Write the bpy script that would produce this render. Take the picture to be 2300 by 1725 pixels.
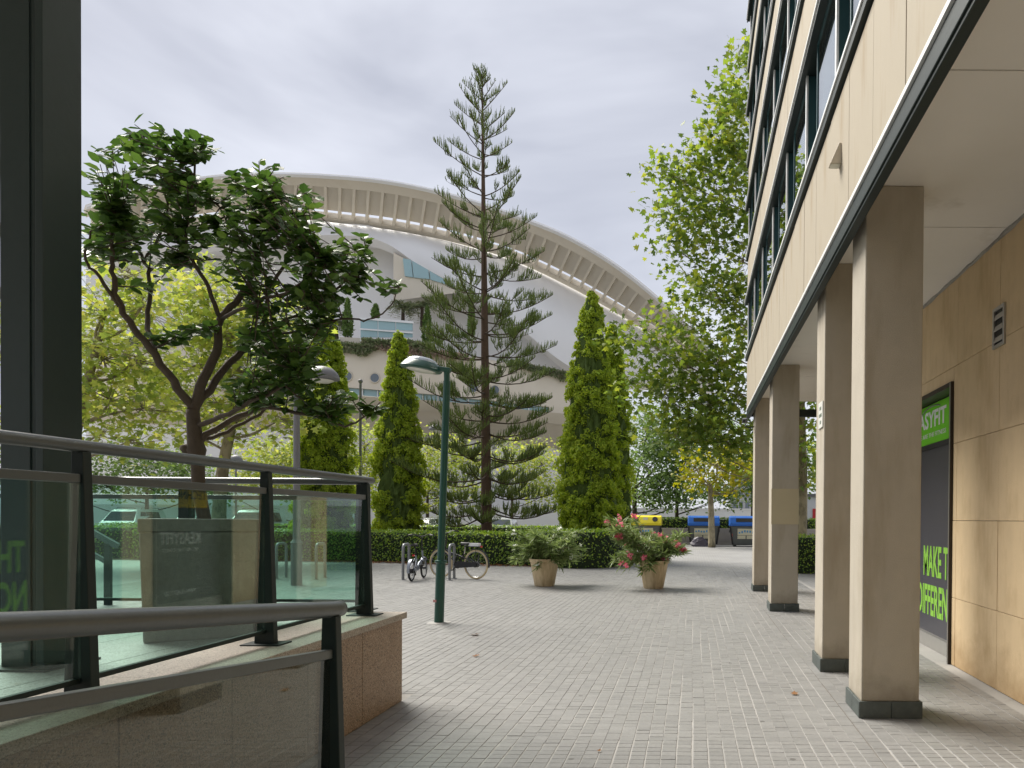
import bpy, bmesh, math, random
import numpy as np
from mathutils import Vector, Matrix, Euler

for o in list(bpy.data.objects):
    bpy.data.objects.remove(o, do_unlink=True)
SC = bpy.context.scene
COL = SC.collection
R = math.radians

# ------------------------------------------------------------------ camera
F_PX, W_PX, H_PX = 1595.0, 2300.0, 1725.0
PP = (1555.0, 1182.0)                       # principal point of the (shifted) lens
CAM_LOC = Vector((0, 0, 1.5))
cam_data = bpy.data.cameras.new('camera')
cam = bpy.data.objects.new('camera', cam_data)
COL.objects.link(cam)
cam_data.sensor_width = 36
cam_data.sensor_fit = 'HORIZONTAL'
cam_data.lens = F_PX / W_PX * 36
cam_data.shift_x = (W_PX / 2 - PP[0]) / W_PX
cam_data.shift_y = (PP[1] - H_PX / 2) / W_PX
cam_data.clip_start = 0.05
cam_data.clip_end = 3000
CAM_ROT = (Matrix.Rotation(R(90 - 0.6), 3, 'X') @ Matrix.Rotation(R(0.4), 3, 'Z'))
cam.matrix_world = Matrix.Translation(CAM_LOC) @ CAM_ROT.to_4x4()
SC.camera = cam

# ------------------------------------------------------------------ world: overcast sky over a Nishita base
SUN_EL, SUN_AZ = 49.0, -52.0                # azimuth measured from +Y towards +X
world = bpy.data.worlds.new('World')
SC.world = world
world.use_nodes = True
wn = world.node_tree
wn.nodes.clear()
w_out = wn.nodes.new('ShaderNodeOutputWorld')
w_sky = wn.nodes.new('ShaderNodeTexSky')
w_sky.sky_type = 'NISHITA'
w_sky.sun_disc = False
w_sky.sun_elevation = R(SUN_EL)
w_sky.sun_rotation = R(SUN_AZ)
w_bg1 = wn.nodes.new('ShaderNodeBackground')
w_bg1.inputs['Strength'].default_value = 0.05
wn.links.new(w_sky.outputs[0], w_bg1.inputs['Color'])
w_tc = wn.nodes.new('ShaderNodeTexCoord')
w_map = wn.nodes.new('ShaderNodeMapping')
w_map.inputs['Scale'].default_value = (1.2, 1.2, 3.2)
w_map.inputs['Rotation'].default_value = (0.25, 0.3, 0.5)
wn.links.new(w_tc.outputs['Generated'], w_map.inputs['Vector'])
w_noise = wn.nodes.new('ShaderNodeTexNoise')
w_noise.inputs['Scale'].default_value = 1.5
w_noise.inputs['Detail'].default_value = 5
w_noise.inputs['Roughness'].default_value = 0.5
w_noise.inputs['Distortion'].default_value = 0.5
wn.links.new(w_map.outputs[0], w_noise.inputs['Vector'])
w_ramp = wn.nodes.new('ShaderNodeValToRGB')
w_ramp.color_ramp.elements[0].position = 0.33
w_ramp.color_ramp.elements[0].color = (0.101, 0.105, 0.123, 1)
w_ramp.color_ramp.elements[1].position = 0.68
w_ramp.color_ramp.elements[1].color = (0.200, 0.205, 0.222, 1)
wn.links.new(w_noise.outputs['Fac'], w_ramp.inputs['Fac'])
w_bg2 = wn.nodes.new('ShaderNodeBackground')
w_bg2.inputs['Strength'].default_value = 1.0
wn.links.new(w_ramp.outputs['Color'], w_bg2.inputs['Color'])
w_mix = wn.nodes.new('ShaderNodeMixShader')
w_mix.inputs['Fac'].default_value = 0.93
wn.links.new(w_bg1.outputs[0], w_mix.inputs[1])
wn.links.new(w_bg2.outputs[0], w_mix.inputs[2])
wn.links.new(w_mix.outputs[0], w_out.inputs['Surface'])

sun_data = bpy.data.lights.new('sun', 'SUN')
sun_data.energy = 1.5
sun_data.angle = R(34)
sun_data.color = (1.0, 0.95, 0.86)
sun = bpy.data.objects.new('sun', sun_data)
COL.objects.link(sun)
_sd = Vector((math.sin(R(SUN_AZ)) * math.cos(R(SUN_EL)), math.cos(R(SUN_AZ)) * math.cos(R(SUN_EL)), math.sin(R(SUN_EL))))
sun.rotation_euler = (-_sd).to_track_quat('-Z', 'Y').to_euler()

SC.view_settings.view_transform = 'Standard'
SC.view_settings.look = 'None'
SC.view_settings.exposure = 2.15
SC.view_settings.gamma = 1.0
SC.render.engine = 'CYCLES'
SC.cycles.max_bounces = 8
SC.cycles.transparent_max_bounces = 16
SC.cycles.caustics_reflective = False
SC.cycles.caustics_refractive = False

# ------------------------------------------------------------------ helpers
def at(px, py, Y):
    """point at world depth Y seen at photograph pixel (px, py) (2300 wide)"""
    d = CAM_ROT @ Vector(((px - PP[0]) / F_PX, -(py - PP[1]) / F_PX, -1.0))
    return CAM_LOC + d * (Y / d.y)
def atd(x, y, Y):
    return at(x * 1.0398, y * 1.0398, Y)
def ground_at(px, py, z=0.0):
    d = CAM_ROT @ Vector(((px - PP[0]) / F_PX, -(py - PP[1]) / F_PX, -1.0))
    return CAM_LOC + d * ((z - CAM_LOC.z) / d.z)

class MB:
    def __init__(self):
        self.v = []; self.f = []
    def add(self, vs, fs):
        n = len(self.v)
        self.v += [tuple(p) for p in vs]
        self.f += [tuple(i + n for i in q) for q in fs]
        return self
    def box(self, x0, x1, y0, y1, z0, z1):
        return self.add([(x0,y0,z0),(x1,y0,z0),(x1,y1,z0),(x0,y1,z0),(x0,y0,z1),(x1,y0,z1),(x1,y1,z1),(x0,y1,z1)],
                        [(0,3,2,1),(4,5,6,7),(0,1,5,4),(1,2,6,5),(2,3,7,6),(3,0,4,7)])
    def hexa(self, lo, hi):
        """lo, hi: 4 points each, same winding"""
        return self.add(list(lo) + list(hi), [(0,3,2,1),(4,5,6,7),(0,1,5,4),(1,2,6,5),(2,3,7,6),(3,0,4,7)])
    def beam(self, a, b, w, h, up=(0,0,1)):
        a = Vector(a); b = Vector(b); d = (b - a).normalized(); up = Vector(up)
        s = d.cross(up).normalized(); u = s.cross(d).normalized()
        s *= w / 2; u *= h / 2
        return self.hexa([a-s-u, a+s-u, a+s+u, a-s+u], [b-s-u, b+s-u, b+s+u, b-s+u])
    def tube(self, pts, rad, n=8, cap=True):
        pts = [Vector(p) for p in pts]
        if not hasattr(rad, '__len__'): rad = [rad] * len(pts)
        rings = []
        prev = None
        for i, p in enumerate(pts):
            a = pts[max(i - 1, 0)]; b = pts[min(i + 1, len(pts) - 1)]
            d = (b - a)
            if d.length < 1e-9: d = Vector((0, 0, 1))
            d.normalize()
            if prev is None:
                ref = Vector((0, 0, 1)) if abs(d.z) < 0.9 else Vector((1, 0, 0))
                s = d.cross(ref).normalized()
            else:
                s = prev - d * prev.dot(d)
                s = s.normalized() if s.length > 1e-6 else d.orthogonal().normalized()
            prev = s
            u = d.cross(s)
            rings.append([p + (s * math.cos(2*math.pi*k/n) + u * math.sin(2*math.pi*k/n)) * rad[i] for k in range(n)])
        return self.loft(rings, cap)
    def loft(self, rings, cap=True, closed=True):
        n = len(rings[0]); vs = [p for r in rings for p in r]; fs = []
        for i in range(len(rings) - 1):
            for k in range(n if closed else n - 1):
                k2 = (k + 1) % n
                fs.append((i*n + k, i*n + k2, (i+1)*n + k2, (i+1)*n + k))
        if cap and closed:
            fs.append(tuple(range(n - 1, -1, -1)))
            fs.append(tuple((len(rings)-1)*n + k for k in range(n)))
        return self.add(vs, fs)
    def lathe(self, prof, c=(0,0,0), n=24, cap=True):
        c = Vector(c)
        return self.loft([[c + Vector((r*math.cos(2*math.pi*k/n), r*math.sin(2*math.pi*k/n), z)) for k in range(n)] for r, z in prof], cap)
    def prism(self, poly, axis, lo, hi):
        """poly in the two other axes; extruded along axis"""
        def P(a, b, t):
            return {'x': (t, a, b), 'y': (a, t, b), 'z': (a, b, t)}[axis]
        n = len(poly)
        vs = [P(a, b, lo) for a, b in poly] + [P(a, b, hi) for a, b in poly]
        fs = [tuple(range(n)), tuple(range(2*n-1, n-1, -1))] + [(k, n+k, n+(k+1)%n, (k+1)%n) for k in range(n)]
        return self.add(vs, fs)
    def ell(self, c, r, nu=10, nv=7):
        c = Vector(c); rings = []
        for j in range(nv + 1):
            t = math.pi * (j + 0.02) / (nv + 0.04)
            rings.append([c + Vector((r[0]*math.sin(t)*math.cos(2*math.pi*k/nu), r[1]*math.sin(t)*math.sin(2*math.pi*k/nu), -r[2]*math.cos(t))) for k in range(nu)])
        return self.loft(rings)
    def torus(self, c, ax, Rr, r, n=28, m=8):
        c = Vector(c); ax = Vector(ax).normalized(); s = ax.orthogonal().normalized(); u = ax.cross(s)
        rings = []
        for i in range(n + 1):
            a = 2*math.pi*i/n; d = s*math.cos(a) + u*math.sin(a)
            rings.append([c + d*(Rr + r*math.cos(2*math.pi*k/m)) + ax*r*math.sin(2*math.pi*k/m) for k in range(m)])
        return self.loft(rings, cap=False)

ROOT_LOC = {}
def finish(name, me, mat, parent, smooth, bevel):
    if isinstance(mat, (list, tuple)):
        for m in mat: me.materials.append(m)
    elif mat: me.materials.append(mat)
    if smooth:
        me.polygons.foreach_set('use_smooth', [True] * len(me.polygons))
        if smooth != 'full':
            me.set_sharp_from_angle(angle=R(40))
    o = bpy.data.objects.new(name, me)
    COL.objects.link(o)
    if parent is not None: o.parent = parent
    if bevel:
        b = o.modifiers.new('bevel', 'BEVEL'); b.width = bevel; b.segments = 2; b.limit_method = 'ANGLE'; b.angle_limit = R(40)
    return o
def root_of(o):
    while o.parent is not None: o = o.parent
    return o
def part(parent, name, mb, mat, smooth=False, bevel=0, label=None, kind=None, world=True):
    off = ROOT_LOC.get(root_of(parent).name) if (parent is not None and world) else None
    vs = mb.v
    if off is not None: vs = [(a - off[0], b - off[1], c - off[2]) for a, b, c in vs]
    me = bpy.data.meshes.new(name)
    me.from_pydata(vs, [], mb.f)
    bm = bmesh.new(); bm.from_mesh(me); bmesh.ops.recalc_face_normals(bm, faces=bm.faces); bm.to_mesh(me); bm.free()
    o = finish(name, me, mat, parent, smooth, bevel)
    if label: o['label'] = label
    if kind: o['kind'] = kind
    return o
def thing(name, label, cat, loc=(0, 0, 0), rz=0, group=None):
    o = bpy.data.objects.new(name, None)
    COL.objects.link(o)
    o.empty_display_size = 0.2
    o.location = loc; o.rotation_euler = (0, 0, rz)
    o['label'] = label; o['category'] = cat
    if group: o['group'] = group
    ROOT_LOC[o.name] = tuple(loc)
    return o
def struct(name, mb, mat, kind='structure', label=None, smooth=False, bevel=0):
    o = part(None, name, mb, mat, smooth, bevel)
    o['kind'] = kind
    if label: o['label'] = label
    return o
def single(name, mb, mat, label, cat, loc, group=None, smooth=False, bevel=0, world=True):
    """a thing that is one mesh, verts given in world space"""
    if world: mb.v = [(a - loc[0], b - loc[1], c - loc[2]) for a, b, c in mb.v]
    o = part(None, name, mb, mat, smooth, bevel)
    o.location = loc; o['label'] = label; o['category'] = cat
    if group: o['group'] = group
    ROOT_LOC[o.name] = tuple(loc)
    return o
def share(o, parent, loc, name=None, rot=None):
    c = o.copy(); COL.objects.link(c)
    c.parent = parent; c.location = loc
    if rot: c.rotation_euler = rot
    if name: c.name = name
    return c
def np_obj(name, V, Fc, mat, parent=None, smooth=False, midx=None):
    """V (N,3), Fc (M,k) all faces with k corners"""
    V = np.asarray(V, dtype=np.float32); Fc = np.asarray(Fc, dtype=np.int32)
    if parent is not None:
        off = ROOT_LOC.get(root_of(parent).name)
        if off is not None: V = V - np.array(off, dtype=np.float32)
    me = bpy.data.meshes.new(name)
    k = Fc.shape[1]
    me.vertices.add(len(V)); me.vertices.foreach_set('co', V.ravel())
    me.loops.add(Fc.size); me.loops.foreach_set('vertex_index', Fc.ravel())
    me.polygons.add(len(Fc))
    me.polygons.foreach_set('loop_start', np.arange(0, Fc.size, k, dtype=np.int32))
    me.polygons.foreach_set('loop_total', np.full(len(Fc), k, dtype=np.int32))
    if midx is not None: me.polygons.foreach_set('material_index', np.asarray(midx, dtype=np.int32))
    me.update(calc_edges=True)
    me.validate()
    if not smooth: me.shade_flat()
    return finish(name, me, mat, parent, 'full' if smooth else False, 0)

def frames(normals, rng, heading=None):
    """rotation matrices (N,3,3): columns x (leaf length), y (leaf width), z (normal)"""
    z = normals / np.linalg.norm(normals, axis=1, keepdims=True)
    h = rng.normal(size=z.shape) if heading is None else heading
    x = h - z * np.sum(h * z, axis=1, keepdims=True)
    x /= np.linalg.norm(x, axis=1, keepdims=True) + 1e-9
    y = np.cross(z, x)
    return np.stack([x, y, z], axis=2)
def scatter(P, M, S, T, TF):
    """instances of template verts T (n,3) faces TF (m,k) at P with rotation M and size S"""
    P = np.asarray(P); S = np.asarray(S)
    V = np.einsum('nij,tj->nti', M, T) * S[:, None, None] + P[:, None, :]
    n = len(T)
    Fc = (TF[None] + (np.arange(len(P)) * n)[:, None, None]).reshape(-1, TF.shape[1])
    return V.reshape(-1, 3), Fc
T_LEAF = np.array([(0,0,0),(.3,-.2,.05),(.68,-.19,.06),(1,0,-.04),(.68,.19,.06),(.3,.2,.05),(.5,0,-.03)])
F_LEAF = np.array([(0,1,6),(1,2,6),(2,3,6),(3,4,6),(4,5,6),(5,0,6)])
T_RHOMB = np.array([(0,0,0),(.45,-.3,.06),(1,0,0),(.45,.3,.06)])
F_RHOMB = np.array([(0,1,2,3)])
T_PLANE = np.array([(0,0,0),(.02,-.3,.02),(.1,-.52,-.03),(.35,-.24,.03),(.62,-.48,-.03),(.66,-.18,.02),(1.0,0,-.05),(.66,.18,.02),(.62,.48,-.03),(.35,.24,.03),(.1,.52,-.03),(.02,.3,.02)])
F_PLANE = np.array([tuple(range(12))])
T_LANCE = np.array([(0,0,0),(.35,-.075,.02),(1,0,-.06),(.35,.075,.02)])
F_LANCE = np.array([(0,1,2,3)])

# ------------------------------------------------------------------ materials
def nm(name):
    m = bpy.data.materials.new(name); m.use_nodes = True
    nt = m.node_tree; b = nt.nodes['Principled BSDF']
    return m, nt, b
def node(nt, t, **kw):
    n = nt.nodes.new(t)
    for k, v in kw.items():
        if k.startswith('_'): setattr(n, k[1:], v)
        else: n.inputs[k.replace('__', ' ')].default_value = v
    return n
def c4(c): return (c[0], c[1], c[2], 1)
def mat_plain(name, col, rough=0.6, metal=0.0, var=0.12, scale=6.0, bump=0.0, bscale=60.0, spec=0.5, stains=None, splash=None):
    """base colour with soft noise variation, optional stains colour and fine bump"""
    m, nt, b = nm(name)
    tc = node(nt, 'ShaderNodeTexCoord')
    n1 = node(nt, 'ShaderNodeTexNoise', Scale=scale, Detail=6.0, Roughness=0.6)
    nt.links.new(tc.outputs['Object'], n1.inputs['Vector'])
    mx = node(nt, 'ShaderNodeMix', _data_type='RGBA')
    mx.inputs[6].default_value = c4([x * (1 - var) for x in col]); mx.inputs[7].default_value = c4([min(1, x * (1 + var)) for x in col])
    nt.links.new(n1.outputs['Fac'], mx.inputs[0])
    last = mx.outputs[2]
    if stains:
        scol, sscale, lo, hi, sz = stains
        mp = node(nt, 'ShaderNodeMapping'); mp.inputs['Scale'].default_value = sz
        nt.links.new(tc.outputs['Object'], mp.inputs['Vector'])
        n2 = node(nt, 'ShaderNodeTexNoise', Scale=sscale, Detail=5.0, Roughness=0.65)
        nt.links.new(mp.outputs[0], n2.inputs['Vector'])
        rp = node(nt, 'ShaderNodeMapRange'); rp.inputs['From Min'].default_value = lo; rp.inputs['From Max'].default_value = hi
        nt.links.new(n2.outputs['Fac'], rp.inputs['Value'])
        m2 = node(nt, 'ShaderNodeMix', _data_type='RGBA')
        nt.links.new(rp.outputs[0], m2.inputs[0]); nt.links.new(last, m2.inputs[6]); m2.inputs[7].default_value = c4(scol)
        last = m2.outputs[2]
    if splash:                                     # ragged dirt splashed up from the paving
        pc, hgt = splash
        g = node(nt, 'ShaderNodeNewGeometry'); sx = node(nt, 'ShaderNodeSeparateXYZ'); nt.links.new(g.outputs['Position'], sx.inputs[0])
        n4 = node(nt, 'ShaderNodeTexNoise', Scale=3.2, Detail=7.0, Roughness=0.7); nt.links.new(g.outputs['Position'], n4.inputs['Vector'])
        h = node(nt, 'ShaderNodeMapRange'); h.inputs['From Min'].default_value = 0; h.inputs['From Max'].default_value = hgt; h.inputs['To Min'].default_value = .42; h.inputs['To Max'].default_value = -.35
        nt.links.new(sx.outputs['Z'], h.inputs['Value'])
        ad = node(nt, 'ShaderNodeMath', _operation='ADD'); nt.links.new(h.outputs[0], ad.inputs[0]); nt.links.new(n4.outputs['Fac'], ad.inputs[1])
        r4 = node(nt, 'ShaderNodeMapRange'); r4.inputs['From Min'].default_value = .45; r4.inputs['From Max'].default_value = .95; r4.inputs['To Max'].default_value = .75
        nt.links.new(ad.outputs[0], r4.inputs['Value'])
        m4 = node(nt, 'ShaderNodeMix', _data_type='RGBA'); nt.links.new(r4.outputs[0], m4.inputs[0]); nt.links.new(last, m4.inputs[6]); m4.inputs[7].default_value = c4(pc)
        last = m4.outputs[2]
    nt.links.new(last, b.inputs['Base Color'])
    b.inputs['Roughness'].default_value = rough; b.inputs['Metallic'].default_value = metal
    b.inputs['Specular IOR Level'].default_value = spec
    if bump:
        n3 = node(nt, 'ShaderNodeTexNoise', Scale=bscale, Detail=4.0, Roughness=0.6)
        nt.links.new(tc.outputs['Object'], n3.inputs['Vector'])
        bp = node(nt, 'ShaderNodeBump', Strength=bump, Distance=0.01)
        nt.links.new(n3.outputs['Fac'], bp.inputs['Height']); nt.links.new(bp.outputs[0], b.inputs['Normal'])
    return m
def mat_leaf(name, cols, rough=0.5, trans=0.35, spec=0.4):
    """per-leaf colour taken from a ramp of cols; translucent"""
    m, nt, b = nm(name)
    g = node(nt, 'ShaderNodeNewGeometry'); oi = node(nt, 'ShaderNodeObjectInfo')
    ad = node(nt, 'ShaderNodeMath', _operation='ADD'); fr = node(nt, 'ShaderNodeMath', _operation='FRACT')
    nt.links.new(g.outputs['Random Per Island'], ad.inputs[0]); nt.links.new(oi.outputs['Random'], ad.inputs[1]); nt.links.new(ad.outputs[0], fr.inputs[0])
    rp = node(nt, 'ShaderNodeValToRGB')
    els = rp.color_ramp.elements
    while len(els) < len(cols): els.new(0.5)
    for i, c in enumerate(cols):
        els[i].position = i / (len(cols) - 1); els[i].color = c4(c)
    nt.links.new(fr.outputs[0], rp.inputs['Fac'])
    nt.links.new(rp.outputs['Color'], b.inputs['Base Color'])
    b.inputs['Roughness'].default_value = rough; b.inputs['Specular IOR Level'].default_value = spec
    if trans > 0:
        t = node(nt, 'ShaderNodeBsdfTranslucent'); ms = node(nt, 'ShaderNodeMixShader', Fac=trans)
        hs = node(nt, 'ShaderNodeHueSaturation', Hue=0.49, Saturation=1.1, Value=1.6)
        nt.links.new(rp.outputs['Color'], hs.inputs['Color']); nt.links.new(hs.outputs[0], t.inputs['Color'])
        nt.links.new(b.outputs[0], ms.inputs[1]); nt.links.new(t.outputs[0], ms.inputs[2])
        nt.links.new(ms.outputs[0], nt.nodes['Material Output'].inputs['Surface'])
    return m
def mat_glass(name, tint, ior=1.5, gain=1.0, rough=0.0, dirt=0.0):
    """clear pane: transparent body with Fresnel reflection"""
    m, nt, b = nm(name)
    nt.nodes.remove(b)
    tr = node(nt, 'ShaderNodeBsdfTransparent', Color=c4(tint)); gl = node(nt, 'ShaderNodeBsdfGlossy', Roughness=rough)
    gl.inputs['Color'].default_value = (0.95, 0.97, 0.96, 1)
    gm = node(nt, 'ShaderNodeNewGeometry'); im = node(nt, 'ShaderNodeMapRange')     # same Fresnel on entering and leaving faces
    im.inputs['To Min'].default_value = ior; im.inputs['To Max'].default_value = 1/ior
    nt.links.new(gm.outputs['Backfacing'], im.inputs['Value'])
    fr = node(nt, 'ShaderNodeFresnel', IOR=ior); nt.links.new(im.outputs[0], fr.inputs['IOR']); mu = node(nt, 'ShaderNodeMath', _operation='MULTIPLY'); mu.inputs[1].default_value = gain; mu.use_clamp = True
    nt.links.new(fr.outputs[0], mu.inputs[0])
    ms = node(nt, 'ShaderNodeMixShader'); nt.links.new(mu.outputs[0], ms.inputs['Fac']); nt.links.new(tr.outputs[0], ms.inputs[1]); nt.links.new(gl.outputs[0], ms.inputs[2])
    last = ms
    if dirt:
        tc = node(nt, 'ShaderNodeTexCoord'); n1 = node(nt, 'ShaderNodeTexNoise', Scale=9.0, Detail=8.0, Roughness=0.75)
        nt.links.new(tc.outputs['Object'], n1.inputs['Vector'])
        rg = node(nt, 'ShaderNodeMapRange'); rg.inputs['From Min'].default_value = 0.42; rg.inputs['From Max'].default_value = 0.75; rg.inputs['To Max'].default_value = dirt; rg.inputs['To Min'].default_value = dirt * 0.25
        nt.links.new(n1.outputs['Fac'], rg.inputs['Value'])
        df = node(nt, 'ShaderNodeBsdfDiffuse', Color=(0.45, 0.46, 0.42, 1)); m2 = node(nt, 'ShaderNodeMixShader')
        nt.links.new(rg.outputs[0], m2.inputs['Fac']); nt.links.new(ms.outputs[0], m2.inputs[1]); nt.links.new(df.outputs[0], m2.inputs[2])
        last = m2
    nt.links.new(last.outputs[0], nt.nodes['Material Output'].inputs['Surface'])
    return m
def mat_speckle(name, base, dark, light, scale=220.0, rough=0.5, stain=(0.3, 0.25, 0.18)):
    """granite: fine grain of three tones with slow stains"""
    m, nt, b = nm(name)
    tc = node(nt, 'ShaderNodeTexCoord')
    v = node(nt, 'ShaderNodeTexVoronoi', Scale=scale); nt.links.new(tc.outputs['Object'], v.inputs['Vector'])
    rp = node(nt, 'ShaderNodeValToRGB'); e = rp.color_ramp.elements
    e.new(0.3); e.new(0.7)
    for i, (p, c) in enumerate([(0.0, dark), (0.28, base), (0.7, base), (1.0, light)]): e[i].position = p; e[i].color = c4(c)
    sp = node(nt, 'ShaderNodeSeparateColor'); nt.links.new(v.outputs['Color'], sp.inputs[0]); nt.links.new(sp.outputs[0], rp.inputs['Fac'])
    n = node(nt, 'ShaderNodeTexNoise', Scale=3.5, Detail=6.0, Roughness=0.7); nt.links.new(tc.outputs['Object'], n.inputs['Vector'])
    mr = node(nt, 'ShaderNodeMapRange'); mr.inputs['From Min'].default_value = 0.5; mr.inputs['From Max'].default_value = 0.8; mr.inputs['To Max'].default_value = 0.55
    nt.links.new(n.outputs['Fac'], mr.inputs['Value'])
    mx = node(nt, 'ShaderNodeMix', _data_type='RGBA'); nt.links.new(mr.outputs[0], mx.inputs[0]); nt.links.new(rp.outputs[0], mx.inputs[6]); mx.inputs[7].default_value = c4(stain)
    nt.links.new(mx.outputs[2], b.inputs['Base Color']); b.inputs['Roughness'].default_value = rough
    return m
# ------------------------------------------------------------------ material set
M = {}
def mat_paver():
    m, nt, b = nm('paver')
    g = node(nt, 'ShaderNodeNewGeometry'); oi = node(nt, 'ShaderNodeObjectInfo')
    ad = node(nt, 'ShaderNodeMath', _operation='ADD'); fr = node(nt, 'ShaderNodeMath', _operation='FRACT')
    nt.links.new(g.outputs['Random Per Island'], ad.inputs[0]); nt.links.new(oi.outputs['Random'], ad.inputs[1]); nt.links.new(ad.outputs[0], fr.inputs[0])
    rp = node(nt, 'ShaderNodeValToRGB'); e = rp.color_ramp.elements; e.new(0.35); e.new(0.75)
    for i, (p, c) in enumerate([(0, (.218,.216,.211)), (.3, (.233,.231,.225)), (.75, (.242,.239,.233)), (1, (.258,.255,.249))]): e[i].position = p; e[i].color = c4(c)
    nt.links.new(fr.outputs[0], rp.inputs['Fac'])
    n1 = node(nt, 'ShaderNodeTexNoise', Scale=0.9, Detail=7.0, Roughness=0.65); nt.links.new(g.outputs['Position'], n1.inputs['Vector'])
    mr = node(nt, 'ShaderNodeMapRange'); mr.inputs['From Min'].default_value = .35; mr.inputs['From Max'].default_value = .75; mr.inputs['To Min'].default_value = 1.06; mr.inputs['To Max'].default_value = .86
    nt.links.new(n1.outputs['Fac'], mr.inputs['Value'])
    n2 = node(nt, 'ShaderNodeTexNoise', Scale=38.0, Detail=5.0, Roughness=0.7); nt.links.new(g.outputs['Position'], n2.inputs['Vector'])
    mr2 = node(nt, 'ShaderNodeMapRange'); mr2.inputs['From Min'].default_value = .3; mr2.inputs['From Max'].default_value = .7; mr2.inputs['To Min'].default_value = .88; mr2.inputs['To Max'].default_value = 1.1
    nt.links.new(n2.outputs['Fac'], mr2.inputs['Value'])
    mm = node(nt, 'ShaderNodeMath', _operation='MULTIPLY'); nt.links.new(mr.outputs[0], mm.inputs[0]); nt.links.new(mr2.outputs[0], mm.inputs[1])
    vm = node(nt, 'ShaderNodeVectorMath', _operation='SCALE'); nt.links.new(rp.outputs[0], vm.inputs[0]); nt.links.new(mm.outputs[0], vm.inputs['Scale'])
    # scattered dark gum spots
    vo = node(nt, 'ShaderNodeTexVoronoi', Scale=2.1); nt.links.new(g.outputs['Position'], vo.inputs['Vector'])
    lt = node(nt, 'ShaderNodeMath', _operation='LESS_THAN'); lt.inputs[1].default_value = 0.042; nt.links.new(vo.outputs['Distance'], lt.inputs[0])
    mx = node(nt, 'ShaderNodeMix', _data_type='RGBA'); nt.links.new(lt.outputs[0], mx.inputs[0]); nt.links.new(vm.outputs[0], mx.inputs[6]); mx.inputs[7].default_value = (.12,.115,.11,1)
    nt.links.new(mx.outputs[2], b.inputs['Base Color'])
    rr = node(nt, 'ShaderNodeMapRange'); rr.inputs['To Min'].default_value = .34; rr.inputs['To Max'].default_value = .6; nt.links.new(n1.outputs['Fac'], rr.inputs['Value'])
    nt.links.new(rr.outputs[0], b.inputs['Roughness'])
    bp = node(nt, 'ShaderNodeBump', Strength=.25, Distance=.004); nt.links.new(n2.outputs['Fac'], bp.inputs['Height']); nt.links.new(bp.outputs[0], b.inputs['Normal'])
    return m
def mat_far_paving():
    """paving too far away to tell its bricks apart: same tones, fine joint lines"""
    m, nt, b = nm('far_paving')
    g = node(nt, 'ShaderNodeNewGeometry')
    br = node(nt, 'ShaderNodeTexBrick', Scale=1.0); br.offset = 0.0; br.squash = 1.0
    br.inputs['Brick Width'].default_value = .1; br.inputs['Row Height'].default_value = .3; br.inputs['Mortar Size'].default_value = .006
    br.inputs['Color1'].default_value = (.236,.233,.227,1); br.inputs['Color2'].default_value = (.25,.247,.241,1); br.inputs['Mortar'].default_value = (.305,.298,.287,1)
    nt.links.new(g.outputs['Position'], br.inputs['Vector'])
    n1 = node(nt, 'ShaderNodeTexNoise', Scale=.7, Detail=7.0, Roughness=.65); nt.links.new(g.outputs['Position'], n1.inputs['Vector'])
    mr = node(nt, 'ShaderNodeMapRange'); mr.inputs['From Min'].default_value = .3; mr.inputs['From Max'].default_value = .75; mr.inputs['To Min'].default_value = 1.15; mr.inputs['To Max'].default_value = .8
    nt.links.new(n1.outputs['Fac'], mr.inputs['Value'])
    vm = node(nt, 'ShaderNodeVectorMath', _operation='SCALE'); nt.links.new(br.outputs[0], vm.inputs[0]); nt.links.new(mr.outputs[0], vm.inputs['Scale'])
    nt.links.new(vm.outputs[0], b.inputs['Base Color']); b.inputs['Roughness'].default_value = .65
    return m
M['paver'] = mat_paver()
M['far_paving'] = mat_far_paving()
M['mortar'] = mat_plain('mortar', (.335,.326,.31), .9, var=.25, scale=1.5, stains=((.14,.12,.10), 2.5, .56, .8, (1,1,1)))
M['earth'] = mat_plain('earth', (.10,.075,.05), .95, var=.4, scale=8, bump=.6, bscale=30)
M['asphalt'] = mat_plain('asphalt', (.055,.055,.056), .85, var=.2, scale=3, bump=.3, bscale=120)
M['ground'] = mat_plain('ground', (.26,.25,.22), .9, var=.2, scale=.5)
M['stucco'] = mat_plain('stucco', (.465,.42,.345), .85, var=.14, scale=2.6, bump=.45, bscale=190, stains=((.35,.295,.215), 1.3, .5, .8, (2.6,2.6,.5)), splash=((.2,.165,.12), .55))
M['panel'] = mat_plain('facade_panel', (.385,.335,.255), .8, var=.05, scale=3, bump=.15, bscale=150, stains=((.27,.19,.10), 1.5, .54, .82, (2.0,2.0,.3)))
M['wallstone'] = mat_plain('wall_stone', (.64,.49,.30), .8, var=.12, scale=5, bump=.25, bscale=90, stains=((.48,.345,.185), 1.6, .47, .8, (2.4,2.4,.7)), splash=((.32,.2,.09), .7))
M['soffit'] = mat_plain('soffit', (.80,.79,.755), .75, var=.04, scale=2, stains=((.45,.42,.36), 1.2, .62, .9, (1,1,1)))
M['darksteel'] = mat_plain('dark_green_steel', (.012,.022,.021), .5, var=.12, scale=4, bump=.06, bscale=25, spec=.32)
M['teal'] = mat_plain('teal_metal', (.026,.078,.088), .42, var=.1, scale=3)
M['railgrey'] = mat_plain('rail_grey_paint', (.085,.10,.105), .3, var=.12, scale=8, bump=.08, bscale=35, spec=.6)
M['whitemetal'] = mat_plain('white_metal', (.82,.83,.83), .4, var=.03)
M['plinthstone'] = mat_plain('plinth_stone', (.075,.09,.085), .55, var=.45, scale=14, bump=.3, bscale=60)
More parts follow.
